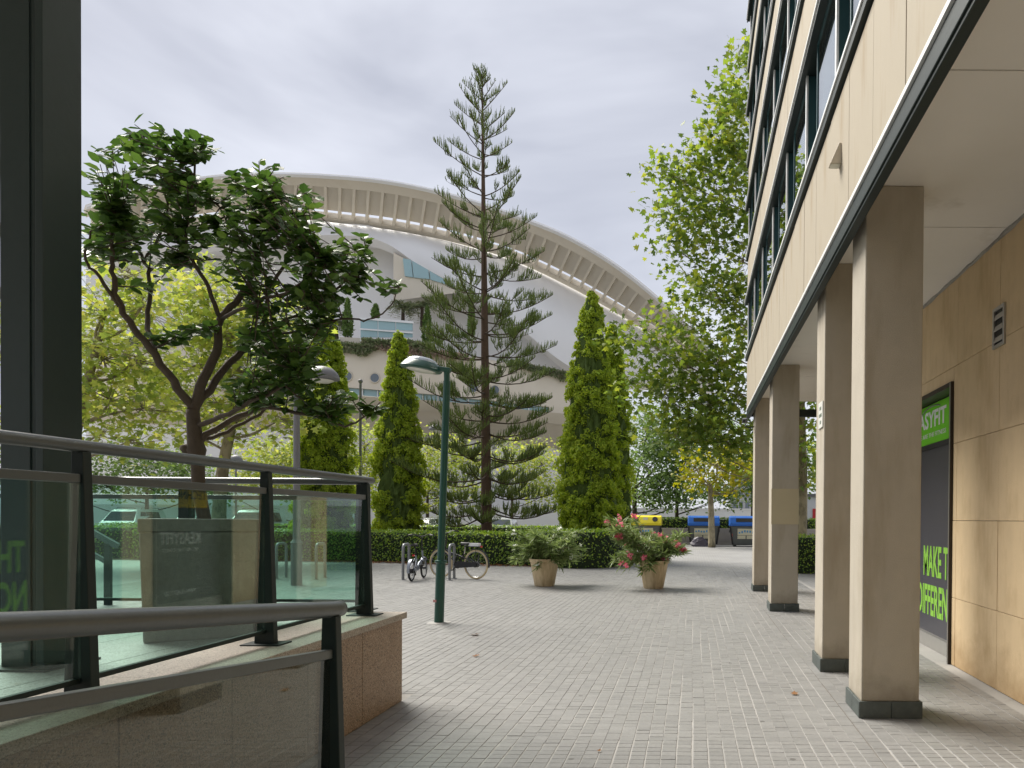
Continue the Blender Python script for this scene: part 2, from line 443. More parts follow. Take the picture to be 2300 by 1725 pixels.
M['granite'] = mat_speckle('granite', (.33,.23,.155), (.06,.045,.035), (.5,.40,.30), 170, .55, (.2,.13,.08))
M['granite_top'] = mat_speckle('granite_top', (.36,.31,.25), (.12,.1,.085), (.52,.46,.4), 200, .5, (.25,.22,.18))
M['platform'] = mat_speckle('platform_stone', (.30,.30,.285), (.14,.14,.13), (.42,.42,.4), 120, .45, (.2,.2,.19))
M['concrete'] = mat_plain('planter_concrete', (.25,.24,.225), .9, var=.25, scale=30, bump=.5, bscale=90, stains=((.15,.13,.11), 3, .5, .8, (1,1,.5)))
M['railglass'] = mat_glass('rail_glass', (.79,.93,.885), 1.5, 1.0, 0, dirt=.012)
M['smokyglass'] = mat_glass('ramp_glass', (.64,.68,.65), 1.5, 1.15, 0, dirt=.015)
M['winglass'] = mat_glass('window_glass', (.55,.6,.62), 1.6, 1.5)
M['darkroom'] = mat_plain('dark_interior', (.03,.03,.03), .8)
M['curtain'] = mat_plain('white_blind', (.72,.73,.75), .8, var=.05, scale=2)
M['black'] = mat_plain('black_plastic', (.015,.015,.016), .5, var=.1)
M['bronze'] = mat_plain('dark_bronze', (.03,.022,.016), .4, metal=.3)
M['alu'] = mat_plain('aluminium', (.45,.44,.42), .35, metal=.7)
M['signgreen'] = mat_plain('sign_green', (.16,.60,.012), .4, var=.04, scale=2)
M['textgreen'] = mat_plain('text_green', (.24,.52,.06), .5, var=.04)
M['signdark'] = mat_plain('sign_dark', (.055,.055,.068), .35, var=.15, scale=3, spec=.6)
M['textwhite'] = mat_plain('text_white', (.75,.76,.75), .5, var=.03)
M['textgrey'] = mat_plain('text_grey', (.16,.2,.16), .5)
M['signyellow'] = mat_plain('sign_yellow', (.75,.52,.01), .45, var=.05)
M['lampgreen'] = mat_plain('lamp_green', (.008,.065,.045), .32, var=.1, scale=5, bump=.05, bscale=30)
M['lampgrey'] = mat_plain('lamp_grey', (.16,.16,.165), .45, var=.1)
M['lens'] = mat_plain('lamp_lens', (.62,.62,.54), .25, var=.05)
M['dome'] = mat_plain('lamp_dome', (.35,.40,.44), .12, var=.1, spec=.8)
M['pot'] = mat_plain('pot_clay', (.64,.51,.32), .75, var=.15, scale=12, bump=.2, bscale=60, stains=((.34,.24,.12), 3, .45, .75, (3,3,.5)))
M['bark_ficus'] = mat_plain('bark_ficus', (.10,.078,.06), .85, var=.35, scale=18, bump=.6, bscale=45)
M['bark_plane'] = mat_plain('bark_plane', (.34,.29,.19), .85, var=.2, scale=5, bump=.3, bscale=20, stains=((.17,.145,.09), 4, .45, .6, (1,1,.5)))
M['bark_dark'] = mat_plain('bark_dark', (.07,.05,.035), .9, var=.3, scale=10, bump=.6, bscale=25)
M['bark_pine'] = mat_plain('bark_pine', (.10,.062,.042), .9, var=.35, scale=9, bump=.7, bscale=20)
M['twig_pine'] = mat_plain('twig_pine', (.06,.04,.022), .9, var=.3, scale=6)
M['leaf_ficus'] = mat_leaf('leaf_ficus', [(.036,.078,.02),(.055,.115,.026),(.078,.15,.034),(.12,.2,.045)], .45, .3, .28)
M['leaf_plane'] = mat_leaf('leaf_plane', [(.085,.14,.03),(.13,.205,.038),(.19,.265,.046),(.30,.34,.055)], .5, .5)
M['leaf_plane_yellow'] = mat_leaf('leaf_plane_yellow', [(.19,.26,.06),(.28,.36,.08),(.37,.43,.10),(.46,.46,.12)], .5, .5)
M['leaf_yellow'] = mat_leaf('leaf_yellow', [(.17,.21,.02),(.28,.29,.025),(.40,.35,.03)], .5, .45)
M['leaf_locust'] = mat_leaf('leaf_locust', [(.10,.17,.05),(.16,.25,.075),(.23,.33,.10)], .55, .4)
M['leaf_cypress'] = mat_leaf('leaf_cypress', [(.20,.30,.035),(.29,.39,.045),(.37,.47,.055),(.47,.54,.07)], .6, .42, .25)
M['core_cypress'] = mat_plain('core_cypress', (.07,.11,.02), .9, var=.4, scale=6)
M['leaf_pine'] = mat_leaf('leaf_pine', [(.09,.135,.035),(.14,.195,.046),(.20,.255,.058)], .6, .12, .25)
M['leaf_hedge'] = mat_leaf('leaf_hedge', [(.08,.16,.024),(.14,.25,.032),(.23,.35,.042),(.36,.46,.06)], .42, .3)
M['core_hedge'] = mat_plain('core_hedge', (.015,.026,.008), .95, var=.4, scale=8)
M['leaf_oleander'] = mat_leaf('leaf_oleander', [(.12,.18,.055),(.19,.26,.09),(.28,.35,.14)], .45, .25)
M['petal_pink'] = mat_leaf('petal_pink', [(.62,.10,.17),(.72,.2,.26),(.78,.32,.36)], .6, .4)
M['petal_white'] = mat_leaf('petal_white', [(.78,.79,.74),(.84,.84,.8)], .6, .4)
M['leaf_dry'] = mat_leaf('leaf_dry', [(.16,.075,.03),(.26,.13,.05)], .8, .1)
M['leaf_grey'] = mat_leaf('leaf_grey', [(.13,.18,.08),(.2,.25,.12),(.26,.24,.16)], .7, .3)
M['leaf_creeper'] = mat_leaf('leaf_creeper', [(.36,.25,.21),(.44,.33,.28),(.3,.31,.18)], .8, .3)
M['shell'] = mat_plain('white_tile_shell', (.84,.84,.84), .45, var=.02, scale=.15)
M['cream'] = mat_plain('cream_concrete', (.70,.64,.53), .7, var=.04, scale=.2, stains=((.6,.53,.42), .12, .5, .8, (1,1,.4)))
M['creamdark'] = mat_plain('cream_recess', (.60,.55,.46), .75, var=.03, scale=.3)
M['aqua'] = mat_plain('aqua_glazing', (.30,.47,.50), .12, var=.08, scale=.3, spec=.8)
M['galv'] = mat_plain('galvanised_steel', (.24,.25,.26), .42, metal=.5, var=.1, scale=20)
M['tyre'] = mat_plain('tyre', (.018,.018,.018), .8)
M['creamtyre'] = mat_plain('cream_tyre', (.58,.47,.28), .7)
M['bikegrey'] = mat_plain('bike_paint', (.28,.31,.36), .35, metal=.3)
M['red'] = mat_plain('red_plastic', (.6,.03,.03), .4)
M['binbody'] = mat_plain('bin_body', (.10,.105,.10), .55, var=.12, scale=4)
M['binblue'] = mat_plain('bin_blue', (.02,.13,.52), .4, var=.06)
M['binyellow'] = mat_plain('bin_yellow', (.75,.62,.02), .42, var=.06)
M['poster'] = mat_plain('poster', (.62,.58,.42), .6, var=.08)
M['posterblue'] = mat_plain('poster_blue', (.10,.30,.55), .6)
M['carwhite'] = mat_plain('car_white', (.72,.73,.73), .22, var=.02, spec=.7)
M['carsilver'] = mat_plain('car_silver', (.42,.44,.46), .25, metal=.4, var=.03)
M['carbeige'] = mat_plain('car_beige', (.62,.60,.47), .25, var=.02)
M['cardark'] = mat_plain('car_dark', (.03,.035,.045), .22, var=.03)
M['carred'] = mat_plain('car_red', (.35,.02,.02), .25)
M['carglass'] = mat_plain('car_glass', (.05,.065,.075), .06, var=.1, spec=.9)
M['headlight'] = mat_plain('headlight', (.7,.72,.74), .12, spec=.9)
M['rim'] = mat_plain('wheel_rim', (.4,.41,.42), .3, metal=.7)
M['lowwall'] = mat_plain('low_wall_concrete', (.32,.29,.25), .9, var=.15, scale=3)
M['whitewall'] = mat_plain('white_wall', (.74,.74,.73), .8, var=.04, scale=.5)
M['farbuilding'] = mat_plain('far_building', (.42,.43,.45), .8, var=.05)
M['farwindow'] = mat_plain('far_window', (.14,.17,.2), .25, var=.2, scale=.4)
M['bag'] = mat_plain('dark_bag', (.07,.06,.085), .45, var=.3, scale=20)
M['plate'] = mat_plain('plate_white', (.70,.70,.66), .45)

# ------------------------------------------------------------------ text
def text_part(parent, name, s, size, mat, origin, ax, ay, xs=1.0, bold=0.0, align='CENTER', ext=0.002, world=True):
    cu = bpy.data.curves.new(name, 'FONT')
    cu.body = s; cu.size = size; cu.align_x = align; cu.extrude = ext; cu.offset = bold; cu.resolution_u = 3
    tmp = bpy.data.objects.new('tmp_text', cu); COL.objects.link(tmp)
    me = bpy.data.meshes.new_from_object(tmp)
    bpy.data.objects.remove(tmp, do_unlink=True)
    me.name = name
    ax = Vector(ax).normalized(); ay = Vector(ay).normalized(); az = ax.cross(ay)
    off = Vector(ROOT_LOC.get(root_of(parent).name, (0,0,0))) if world else Vector((0,0,0))
    o0 = Vector(origin) - off
    for v in me.vertices:
        c = v.co; v.co = o0 + ax * c.x * xs + ay * c.y + az * c.z
    me.materials.clear()
    return finish(name, me, mat, parent, False, 0)
WX, WY = (0, -1, 0), (0, 0, 1)          # reading axes on a wall that faces -X

# ------------------------------------------------------------------ ground
mb = MB(); mb.add([(-600,-60,-.06),(600,-60,-.06),(600,900,-.06),(-600,900,-.06)], [(0,1,2,3)])
struct('ground', mb, M['ground'])
PV_X0, PV_X1, PV_Y0, PV_Y1 = -12.4, 2.66, 4.1, 22.2
mb = MB(); mb.add([(-12.4,-8,-.0035),(6,-8,-.0035),(6,22.2,-.0035),(-12.4,22.2,-.0035)], [(0,1,2,3)])
paving = struct('plaza_paving', mb, M['mortar'], label='grey brick paving of the plaza with pale joints')
# near part behind / under the camera: material only
mb = MB(); mb.add([(-12.4,-8,-.001),(2.66,-8,-.001),(2.66,4.1,-.001),(-12.4,4.1,-.001)], [(0,1,2,3)])
struct('pavement', mb, M['far_paving'])
mb = MB(); mb.add([(-60,22.2,-.006),(14,22.2,-.006),(14,41.4,-.006),(-60,41.4,-.006)], [(0,1,2,3)])
mb.add([(2.66,13,-.003),(14,13,-.003),(14,22.2,-.003),(2.66,22.2,-.003)], [(0,1,2,3)])
mb.add([(-60,-8,-.003),(-12.4,-8,-.003),(-12.4,22.2,-.003),(-60,22.2,-.003)], [(0,1,2,3)])
struct('far_pavement', mb, M['far_paving'])
mb = MB(); mb.add([(-90,41.6,-.02),(60,41.6,-.02),(60,58,-.02),(-90,58,-.02)], [(0,1,2,3)])
struct('road', mb, M['asphalt'])
mb = MB(); mb.box(-90,60,41.3,41.6,-.02,.1)
struct('kerb', mb, M['lowwall'])

rng = np.random.default_rng(4)
CW, RH = .0985, .0765
def paver_cols():
    xs = np.arange(PV_X0, PV_X1 - CW, CW)
    return xs
jx = .008; jy = .0020
T_PV = np.array([(-.5,-.5,0),(.5,-.5,0),(.5,.5,0),(-.5,.5,0),(-.5,-.5,-1),(.5,-.5,-1),(.5,.5,-1),(-.5,.5,-1)], dtype=np.float64)
F_PV = np.array([(0,1,2,3),(0,4,5,1),(1,5,6,2),(2,6,7,3),(3,7,4,0)])
xs = paver_cols(); ys = np.arange(PV_Y0, PV_Y1, RH)
GX, GY = np.meshgrid(xs + CW/2, ys + RH/2)
GX = GX + 0.004*np.sin(GY*1.3 + 3*np.sin(GX*5)) + rng.normal(0, .0008, GX.shape)
GY = GY + rng.normal(0, .0035, (1, GX.shape[1])) + rng.normal(0, .0009, GX.shape)
SX = (CW - jx) + rng.normal(0, .0008, GX.shape); SY = (RH - jy) + rng.normal(0, .001, GX.shape)
GZ = rng.normal(0, .0005, GX.shape) + .0006*np.sin(GX*2.1)*np.sin(GY*1.7)
TX = rng.normal(0, .006, GX.shape); TY = rng.normal(0, .008, GX.shape)
keep = ~((GX > 1.165) & (GX < 1.235))                    # drainage seam beside the columns
keep &= ~((GX < -1.2) & (GY < 2.7))
keep &= ~((GX < -2.34) & (GY < 6.0))
# the ~300 bricks that show largest
dist = np.hypot(GX, GY)
vis = keep & (GY > 4.22) & (GX > -2.05) & (GX < 2.55)
idx = np.argsort(np.where(vis, GY + .02*np.abs(GX), 1e9).ravel())[:300]
near = np.zeros(GX.size, bool); near[idx] = True
pm = bpy.data.meshes.new('paver'); hx, hy = (CW-jx)/2, (RH-jy)/2; c = .0025
pv = [(-hx+c,-hy+c,0),(hx-c,-hy+c,0),(hx-c,hy-c,0),(-hx+c,hy-c,0),(-hx,-hy,-c),(hx,-hy,-c),(hx,hy,-c),(-hx,hy,-c),(-hx,-hy,-.03),(hx,-hy,-.03),(hx,hy,-.03),(-hx,hy,-.03)]
pf = [(0,1,2,3)] + [(a+4*l, 4*l+4+a, 4*l+4+(a+1)%4, 4*l+(a+1)%4) for l in (0,1) for a in range(4)]
pm.from_pydata(pv, [], pf); pm.materials.append(M['paver'])
gxr, gyr, gzr, txr, tyr = GX.ravel(), GY.ravel(), GZ.ravel(), TX.ravel(), TY.ravel()
for i in idx:
    o = bpy.data.objects.new('paver', pm); COL.objects.link(o); o.parent = paving
    o.location = (gxr[i], gyr[i], gzr[i]); o.rotation_euler = (txr[i], tyr[i], 0)
sel = (keep.ravel() & ~near)
P = np.stack([gxr, gyr, gzr], 1)[sel]; n = len(P)
V = np.repeat(T_PV[None], n, 0)
sx = SX.ravel()[sel]; sy = SY.ravel()[sel]
V[:,:,0] *= sx[:,None]; V[:,:,1] *= sy[:,None]
V[:,:,2] = V[:,:,2]*.02 + V[:,:,0]*txr[sel][:,None] + V[:,:,1]*tyr[sel][:,None]
V += P[:,None,:]
Fc = (F_PV[None] + (np.arange(n)*8)[:,None,None]).reshape(-1,4)
pf_o = np_obj('paver_field', V.reshape(-1,3), Fc, M['paver'], paving); pf_o['kind'] = 'stuff'
# the arcade floor strip right of the wall line is covered; narrow dirt seam
mb = MB(); mb.box(1.168,1.232,4.1,22,-.02,-.0022)
part(paving, 'seam', mb, mat_plain('seam_dirt', (.16,.15,.135), .95, var=.4, scale=5))
# ------------------------------------------------------------------ right-hand office building over an arcade
FX, WALLX, YE, YN = 1.15, 2.71, 15.3, -5.0
SOF = 4.02
B = thing('office_building', 'beige office building on square columns with dark ribbon windows along the plaza', 'building', (4.5, 5.2, 0))
# columns
for i, y in enumerate((5.35, 6.98, 11.55, 14.75)):
    mb = MB(); mb.box(1.29, 1.73, y+.02, y+.46, .12, SOF)
    col = part(B, 'column', mb, M['stucco'], bevel=.012)
    for k, (a, b_) in enumerate(((1.27, 1.512), (1.515, 1.75))):
        mb = MB(); mb.box(a, b_, y, y+.02, 0, .128); part(col, 'plinth_stone', mb, M['plinthstone'], bevel=.004)
    mb = MB(); mb.box(1.27, 1.29, y+.003, y+.24, 0, .126); part(col, 'plinth_stone', mb, M['plinthstone'], bevel=.004)
    mb = MB(); mb.box(1.27, 1.29, y+.243, y+.48, 0, .129); part(col, 'plinth_stone', mb, M['plinthstone'], bevel=.004)
    mb = MB(); mb.box(1.73, 1.75, y+.003, y+.48, 0, .127); part(col, 'plinth_stone', mb, M['plinthstone'], bevel=.004)
    if i == 2:
        mb = MB(); mb.box(1.285, 1.7305, y+.0165, y+.03, 1.42, 2.0)
        part(col, 'paint_patch', mb, mat_plain('patch_paint', (.52,.45,.30), .8, var=.05), label='pale yellow repainted patch on the column')
# ground-floor core and upper core
mb = MB(); mb.box(2.96, 8, YN, YE, 0, SOF+.1); part(B, 'core', mb, M['panel'])
mb = MB(); mb.box(1.55, 8, YN, YE, SOF+.1, 17.0); part(B, 'upper_core', mb, M['panel'])
# rectangles minus openings
def rect_minus(r, holes):
    rs = [r]
    for h in holes:
        out = []
        for (a0, a1, b0, b1) in rs:
            if h[0] >= a1 or h[1] <= a0 or h[2] >= b1 or h[3] <= b0: out.append((a0, a1, b0, b1)); continue
            if a0 < h[0]: out.append((a0, h[0], b0, b1))
            if a1 > h[1]: out.append((h[1], a1, b0, b1))
            m0, m1 = max(a0, h[0]), min(a1, h[1])
            if b0 < h[2]: out.append((m0, m1, b0, h[2]))
            if b1 > h[3]: out.append((m0, m1, h[3], b1))
        rs = out
    return [q for q in rs if q[1]-q[0] > .03 and q[3]-q[2] > .03]
WIN1 = (7.4, 9.75, 0.0, 2.95); WIN2 = (10.35, 12.1, 0.0, 2.95)
mb = MB()
for (a0, a1, b0, b1) in rect_minus((YN, YE-.02, 0, SOF), [WIN1, WIN2]): mb.box(WALLX+.03, 2.955, a0, a1, b0, b1)
wall = part(B, 'arcade_wall', mb, M['mortar'])
slab_cache = {}
yy = YN + .3
while yy < YE - .1:
    for zz in (0.0, .7, 1.5, 2.3, 3.1):
        z1 = {0.0: .7, .7: 1.5, 1.5: 2.3, 2.3: 3.1, 3.1: SOF}[zz]
        for (a0, a1, b0, b1) in rect_minus((yy, min(yy+1.0, YE-.02), zz, z1), [WIN1, WIN2]):
            key = (round(a1-a0, 3), round(b1-b0, 3))
            if key not in slab_cache:
                mb = MB(); g = .0022; mb.box(0, .029, g, key[0]-g, g, key[1]-g)
                slab_cache[key] = part(wall, 'stone_slab', mb, M['wallstone'], bevel=.002, world=False)
                s = slab_cache[key]
            else:
                s = share(slab_cache[key], wall, (0, 0, 0))
            s.location = (WALLX - 4.5 + random.Random(int(a0*97+b0*13)).uniform(-.0015, .0015), a0 - 5.2, b0)
    yy += 1.0
# soffit panels
y = 4.0 - 2.13*4
while y < YE:
    mb = MB(); mb.box(1.20, WALLX+.03, max(y, YN)+.006, min(y+2.13, YE-.1)-.006, SOF, SOF+.04)
    part(B, 'soffit_panel', mb, M['soffit'], bevel=.003); y += 2.13
mb = MB(); mb.box(1.19, 2.9, YN, YE-.1, SOF+.045, SOF+.09); part(B, 'soffit_backing', mb, M['darkroom'])
# rough line of render where wall meets soffit
mb = MB(); rr = random.Random(5); pts = [(WALLX-.004+rr.uniform(-.006,.006), yv, SOF-.012+rr.uniform(-.012,.006)) for yv in np.arange(-1, 15, .12)]
mb.tube(pts, [.012+rr.uniform(0,.012) for _ in pts], 5); part(B, 'render_edge', mb, M['mortar'])
# dark edge beam with white lip
mb = MB(); mb.box(FX, FX+.075, YN, YE, 3.69, 3.813); mb.box(FX+.012, FX+.075, YN, YE, 3.665, 3.69); part(B, 'edge_beam', mb, M['darksteel'], bevel=.004)
mb = MB(); mb.box(FX-.016, FX+.03, YN, YE+.004, 3.816, 3.848); part(B, 'drip_edge', mb, M['whitemetal'])
mb = MB(); mb.box(FX+.08, 2.9, YE-.09, YE-.01, 3.70, 3.86); part(B, 'end_beam', mb, M['darksteel'])
# facade storeys
levels = [(3.85, 4.86, 5.0, 6.16), (6.16, 7.0, 7.13, 8.17), (8.17, 9.0, 9.14, 10.2), (10.2, 11.03, 11.17, 12.22), (12.22, 13.05, 13.19, 14.25)]
rnd = random.Random(11)
PW = .71
for li, (b0, s0, w0, w1) in enumerate(levels):
    # cladding panels, each its own piece
    y = 4.62 - PW*12; pm_ = None
    while y < YE - .05:
        ya, yb = y, min(y+PW, YE)
        if yb > YN:
            if yb - ya > PW - .01 and pm_ is not None:
                o = share(pm_, B, (FX-4.5+rnd.uniform(-.002,.002), ya-5.2, b0))
            else:
                mb = MB(); mb.box(0, .06, .003, yb-ya-.003, .002, s0-b0-.002)
                o = part(B, 'facade_panel', mb, M['panel'], bevel=.003, world=False)
                o.location = (FX-4.5, ya-5.2, b0)
                if yb - ya > PW - .01: pm_ = o
        y += PW
    mb = MB(); mb.box(FX+.07, 1.55, YN, YE-.004, (b0-.002 if li else SOF+.095), s0+.05); part(B, 'spandrel', mb, M['panel'])
    # projecting sill and head profiles
    mb = MB(); mb.box(FX-.035, FX+.24, YN, YE+.02, s0+.03, w0-.032); part(B, 'sill', mb, M['darksteel'], bevel=.003)
    mb = MB(); mb.box(FX-.047, FX+.23, YN, YE+.022, w0-.03, w0); part(B, 'sill_lip', mb, M['whitemetal'])
    mb = MB(); mb.box(FX-.055, FX+.24, YN, YE+.03, w1-.06, w1-.028); mb.box(FX-.055, FX-.035, YN, YE+.03, w1-.08, w1-.06); part(B, 'window_head', mb, M['darksteel'])
    mb = MB(); mb.box(FX-.07, FX+.1, YN, YE+.032, w1-.026, w1-.003); part(B, 'head_lip', mb, M['whitemetal'])
    # window bays: a flush pane, then a recess whose teal side fin faces the viewer
    y = 5.86 - 1.55*3; k = 0
    while y < YE - .1:
        y1 = min(y+1.55, YE)
        mb = MB(); mb.box(FX+.022, FX+.185, y, y+.06, w0, w1-.06)
        fin = part(B, 'window_fin', mb, M['teal'], bevel=.003)
        mb = MB(); mb.box(FX+.002, FX+.022, y-.004, y+.05, w0+.002, w1-.06); part(fin, 'fin_edge', mb, M['whitemetal'])
        wd = (1.02, .96, 1.08, 1.0)[k % 4] if k != 1 or li else .3
        a, b_ = y+.06, min(y+.06+wd, YE)
        if b_ - a > .1:
            w = part(B, 'window', MB().box(FX+.025, FX+.05, a, b_, w0, w0+.035).box(FX+.025, FX+.05, a, b_, w1-.095, w1-.06).box(FX+.025, FX+.05, a, a+.03, w0+.035, w1-.095).box(FX+.025, FX+.05, b_-.03, b_, w0+.035, w1-.095), M['teal'])
            part(w, 'pane', MB().box(FX+.034, FX+.040, a+.03, b_-.03, w0+.035, w1-.095), M['winglass'])
            if rnd.random() < .85: part(w, 'blind', MB().box(FX+.07, FX+.078, a+.01, b_-.01, w0+(.02 if rnd.random() < .75 else .4), w1-.07), M['curtain'])
            part(w, 'jamb', MB().box(FX+.052, FX+.20, b_-.035, b_, w0, w1-.06), M['darksteel'])
        if li == 0 and k == 1:
            mb = MB(); a2, b2 = b_+.02, b_+.45
            for q in range(23):
                zq = w0+.03+q*.045; mb.hexa([(FX+.02,a2,zq),(FX+.02,b2,zq),(FX+.06,b2,zq+.03),(FX+.06,a2,zq+.03)], [(FX+.02,a2,zq+.006),(FX+.02,b2,zq+.006),(FX+.06,b2,zq+.036),(FX+.06,a2,zq+.036)])
            part(B, 'louvre', mb, M['galv'])
        a, b_ = b_, y1
        if b_ - a > .12:
            w = part(B, 'window', MB().box(FX+.195, FX+.21, a, b_, w0, w0+.05).box(FX+.195, FX+.21, a, b_, w1-.11, w1-.06).box(FX+.195, FX+.21, a, a+.04, w0+.05, w1-.11).box(FX+.195, FX+.21, b_-.04, b_, w0+.05, w1-.11), M['darksteel'])
            part(w, 'pane', MB().box(FX+.2, FX+.206, a+.04, b_-.04, w0+.05, w1-.11), M['winglass'])
        y += 1.55; k += 1
mb = MB(); mb.box(1.44, 1.55, YN, YE-.1, 4.95, 14.3); part(B, 'window_void', mb, M['darkroom'])
mb = MB(); mb.box(FX, 8, YN, YE, 14.3, 17.2); part(B, 'parapet', mb, M['panel'])
# wall vent
vy, vz = 6.3, 3.22
mb = MB(); mb.box(WALLX-.02, WALLX+.01, vy-.12, vy-.09, vz-.18, vz+.18); mb.box(WALLX-.02, WALLX+.01, vy+.09, vy+.12, vz-.18, vz+.18); mb.box(WALLX-.02, WALLX+.01, vy-.09, vy+.09, vz-.18, vz-.15); mb.box(WALLX-.02, WALLX+.01, vy-.09, vy+.09, vz+.15, vz+.18)
v = part(B, 'vent', mb, M['alu'], bevel=.003)
part(v, 'backing', MB().box(WALLX-.004, WALLX-.001, vy-.09, vy+.09, vz-.15, vz+.15), M['black'])
for q in range(3):
    zq = vz-.11+q*.1; part(v, 'slat', MB().hexa([(WALLX-.02,vy-.09,zq-.02),(WALLX-.02,vy+.09,zq-.02),(WALLX-.006,vy+.09,zq+.03),(WALLX-.006,vy-.09,zq+.03)], [(WALLX-.017,vy-.09,zq-.022),(WALLX-.017,vy+.09,zq-.022),(WALLX-.003,vy+.09,zq+.028),(WALLX-.003,vy-.09,zq+.028)]), M['alu'])

# shop windows with vinyl signs
def shop_frame(root, win):
    a0, a1, z0, z1 = win
    f = MB(); t = .05
    f.box(WALLX-.03, WALLX+.2, a0, a0+t, z0, z1); f.box(WALLX-.03, WALLX+.2, a1-t, a1, z0, z1); f.box(WALLX-.03, WALLX+.2, a0+t, a1-t, z1-t, z1)
    part(root, 'frame', f, M['bronze'], bevel=.004)
    f = MB(); f.box(WALLX-.034, WALLX-.03, a0+.012, a0+.03, z0, z1-.01); f.box(WALLX+.1, WALLX+.19, a0+t, a1-t, .0, .15); part(root, 'trim', f, M['alu'])
    f = MB(); f.box(WALLX+.165, WALLX+.175, a0+t, a1-t, .15, z1-t); part(root, 'panel', f, M['signdark'])
S1 = thing('shop_window', 'tall dark gym window with lime green header and MAKE THE DIFFERENCE lettering', 'shop window', (WALLX, 8.55, 0))
shop_frame(S1, WIN1)
hx_ = WALLX+.150
hd = part(S1, 'header_sign', MB().box(hx_, WALLX+.164, 7.46, 9.69, 2.42, 2.89), M['signgreen'], bevel=.003, label='lime green header with white letters')
part(S1, 'ledge', MB().box(hx_-.01, WALLX+.164, 7.46, 9.69, 2.36, 2.415), M['black'])
text_part(hd, 'lettering', 'KEASYFIT', .27, M['textwhite'], (hx_-.002, 8.03, 2.62), WX, WY, 1.14, .006, 'RIGHT')
text_part(hd, 'lettering', 'WE ARE THE FITNESS', .075, M['textwhite'], (hx_-.002, 8.03, 2.50), WX, WY, 1.4, 0, 'RIGHT')
arc = MB(); pts = [(hx_-.003, 8.5+.36*math.cos(a), 2.78+.085*math.sin(a)) for a in np.linspace(.15, 2.5, 12)]
arc.tube(pts, [.003]+[.009]*10+[.003], 5); part(hd, 'swoosh', arc, M['textgrey'])
tx = WALLX+.163
text_part(S1, 'lettering', 'MAKE THE', .50, M['textgreen'], (tx, 7.66, .84), WX, WY, .49, .012, 'RIGHT')
text_part(S1, 'lettering', 'DIFFERENCE', .50, M['textgreen'], (tx, 7.66, .37), WX, WY, .49, .012, 'RIGHT')
text_part(S1, 'small_logo', 'KEASYFIT', .105, M['textwhite'], (tx, 7.56, .22), WX, WY, .95, .003, 'RIGHT')
text_part(S1, 'small_logo', 'WE ARE THE FITNESS', .03, M['textwhite'], (tx, 7.56, .175), WX, WY, 1.15, 0, 'RIGHT')
S2 = thing('shop_window', 'dark gym window behind the columns with yellow sign, seen mirrored in the railing glass', 'shop window', (WALLX, 11.2, 0))
shop_frame(S2, WIN2)
ys_ = part(S2, 'yellow_sign', MB().box(WALLX+.158, WALLX+.164, 10.55, 11.75, 1.62, 2.05), M['signyellow'], label='yellow sign with black letters')
text_part(ys_, 'lettering', 'TECHNOGYM', .2, M['black'], (WALLX+.156, 11.15, 1.76), WX, WY, .92, .004)
text_part(S2, 'lettering', 'KEASYFIT', .27, M['textwhite'], (tx, 11.15, 1.05), WX, WY, .78, .004)
text_part(S2, 'lettering', 'WE ARE THE FITNESS', .08, M['textwhite'], (tx, 11.15, .93), WX, WY, 1.05)
text_part(S2, 'lettering', 'WWW.KEASYFIT.ES', .1, M['textwhite'], (tx, 11.15, .26), WX, WY, .8)

# small things on the building
PL = thing('wall_plate', 'small white plate with grey lettering on the side of the second column', 'sign', (1.289, 7.14, 2.5))
part(PL, 'board', MB().box(1.278, 1.2885, 7.03, 7.26, 2.42, 2.68), M['plate'], bevel=.002)
mb = MB(); rr = random.Random(3)
for q, wd in ((0, .09), (1, .15), (2, .06)):
    yq = 7.145 + wd/2; zq = 2.615 - q*.07
    while yq > 7.145 - wd/2:
        w_ = rr.uniform(.008, .02); mb.box(1.2772, 1.2779, yq-w_, yq, zq-.017, zq+.017); yq -= w_ + .006
part(PL, 'lettering', mb, M['textgrey'])
CC = thing('security_camera', 'small grey security camera on a bracket at the far end of the arcade', 'security camera', (1.29, 15.0, 3.55))
cb = MB(); cb.hexa([(1.02,14.86,3.50),(1.12,14.84,3.50),(1.12,14.84,3.60),(1.02,14.86,3.60)], [(1.06,15.10,3.55),(1.16,15.08,3.55),(1.16,15.08,3.65),(1.06,15.10,3.65)]); part(CC, 'housing', cb, M['lampgrey'], bevel=.01)
part(CC, 'lens', MB().tube([(1.07,14.86,3.55),(1.068,14.835,3.548)], [.03,.028], 12), M['black'])
part(CC, 'bracket', MB().tube([(1.11,14.98,3.51),(1.12,14.98,3.44),(1.2,14.98,3.43),(1.29,14.98,3.45)], .014, 6), M['black'])
part(CC, 'cable', MB().tube([(1.14,15.05,3.62),(1.16,15.06,3.7),(1.19,15.06,3.6),(1.25,15.0,3.5)], .006, 5), M['black'])
p = at(1872, 358, 1); py_ = 1.12*1595/(1872-1555)
wz = 1.5+(1163-358)/1595*py_
WL = thing('wall_lamp', 'small beige wedge-shaped wall lamp on the facade panels', 'lamp', (FX, py_, wz))
part(WL, 'housing', MB().hexa([(FX-.09,py_-.045,wz-.05),(FX,py_-.045,wz-.05),(FX,py_+.045,wz-.05),(FX-.09,py_+.045,wz-.05)], [(FX-.02,py_-.045,wz+.11),(FX,py_-.045,wz+.11),(FX,py_+.045,wz+.11),(FX-.02,py_+.045,wz+.11)]), mat_plain('wall_lamp_paint', (.58,.52,.42), .6), bevel=.004)
part(WL, 'diffuser', MB().box(FX-.08, FX-.008, py_-.036, py_+.036, wz-.056, wz-.0505), M['lens'])

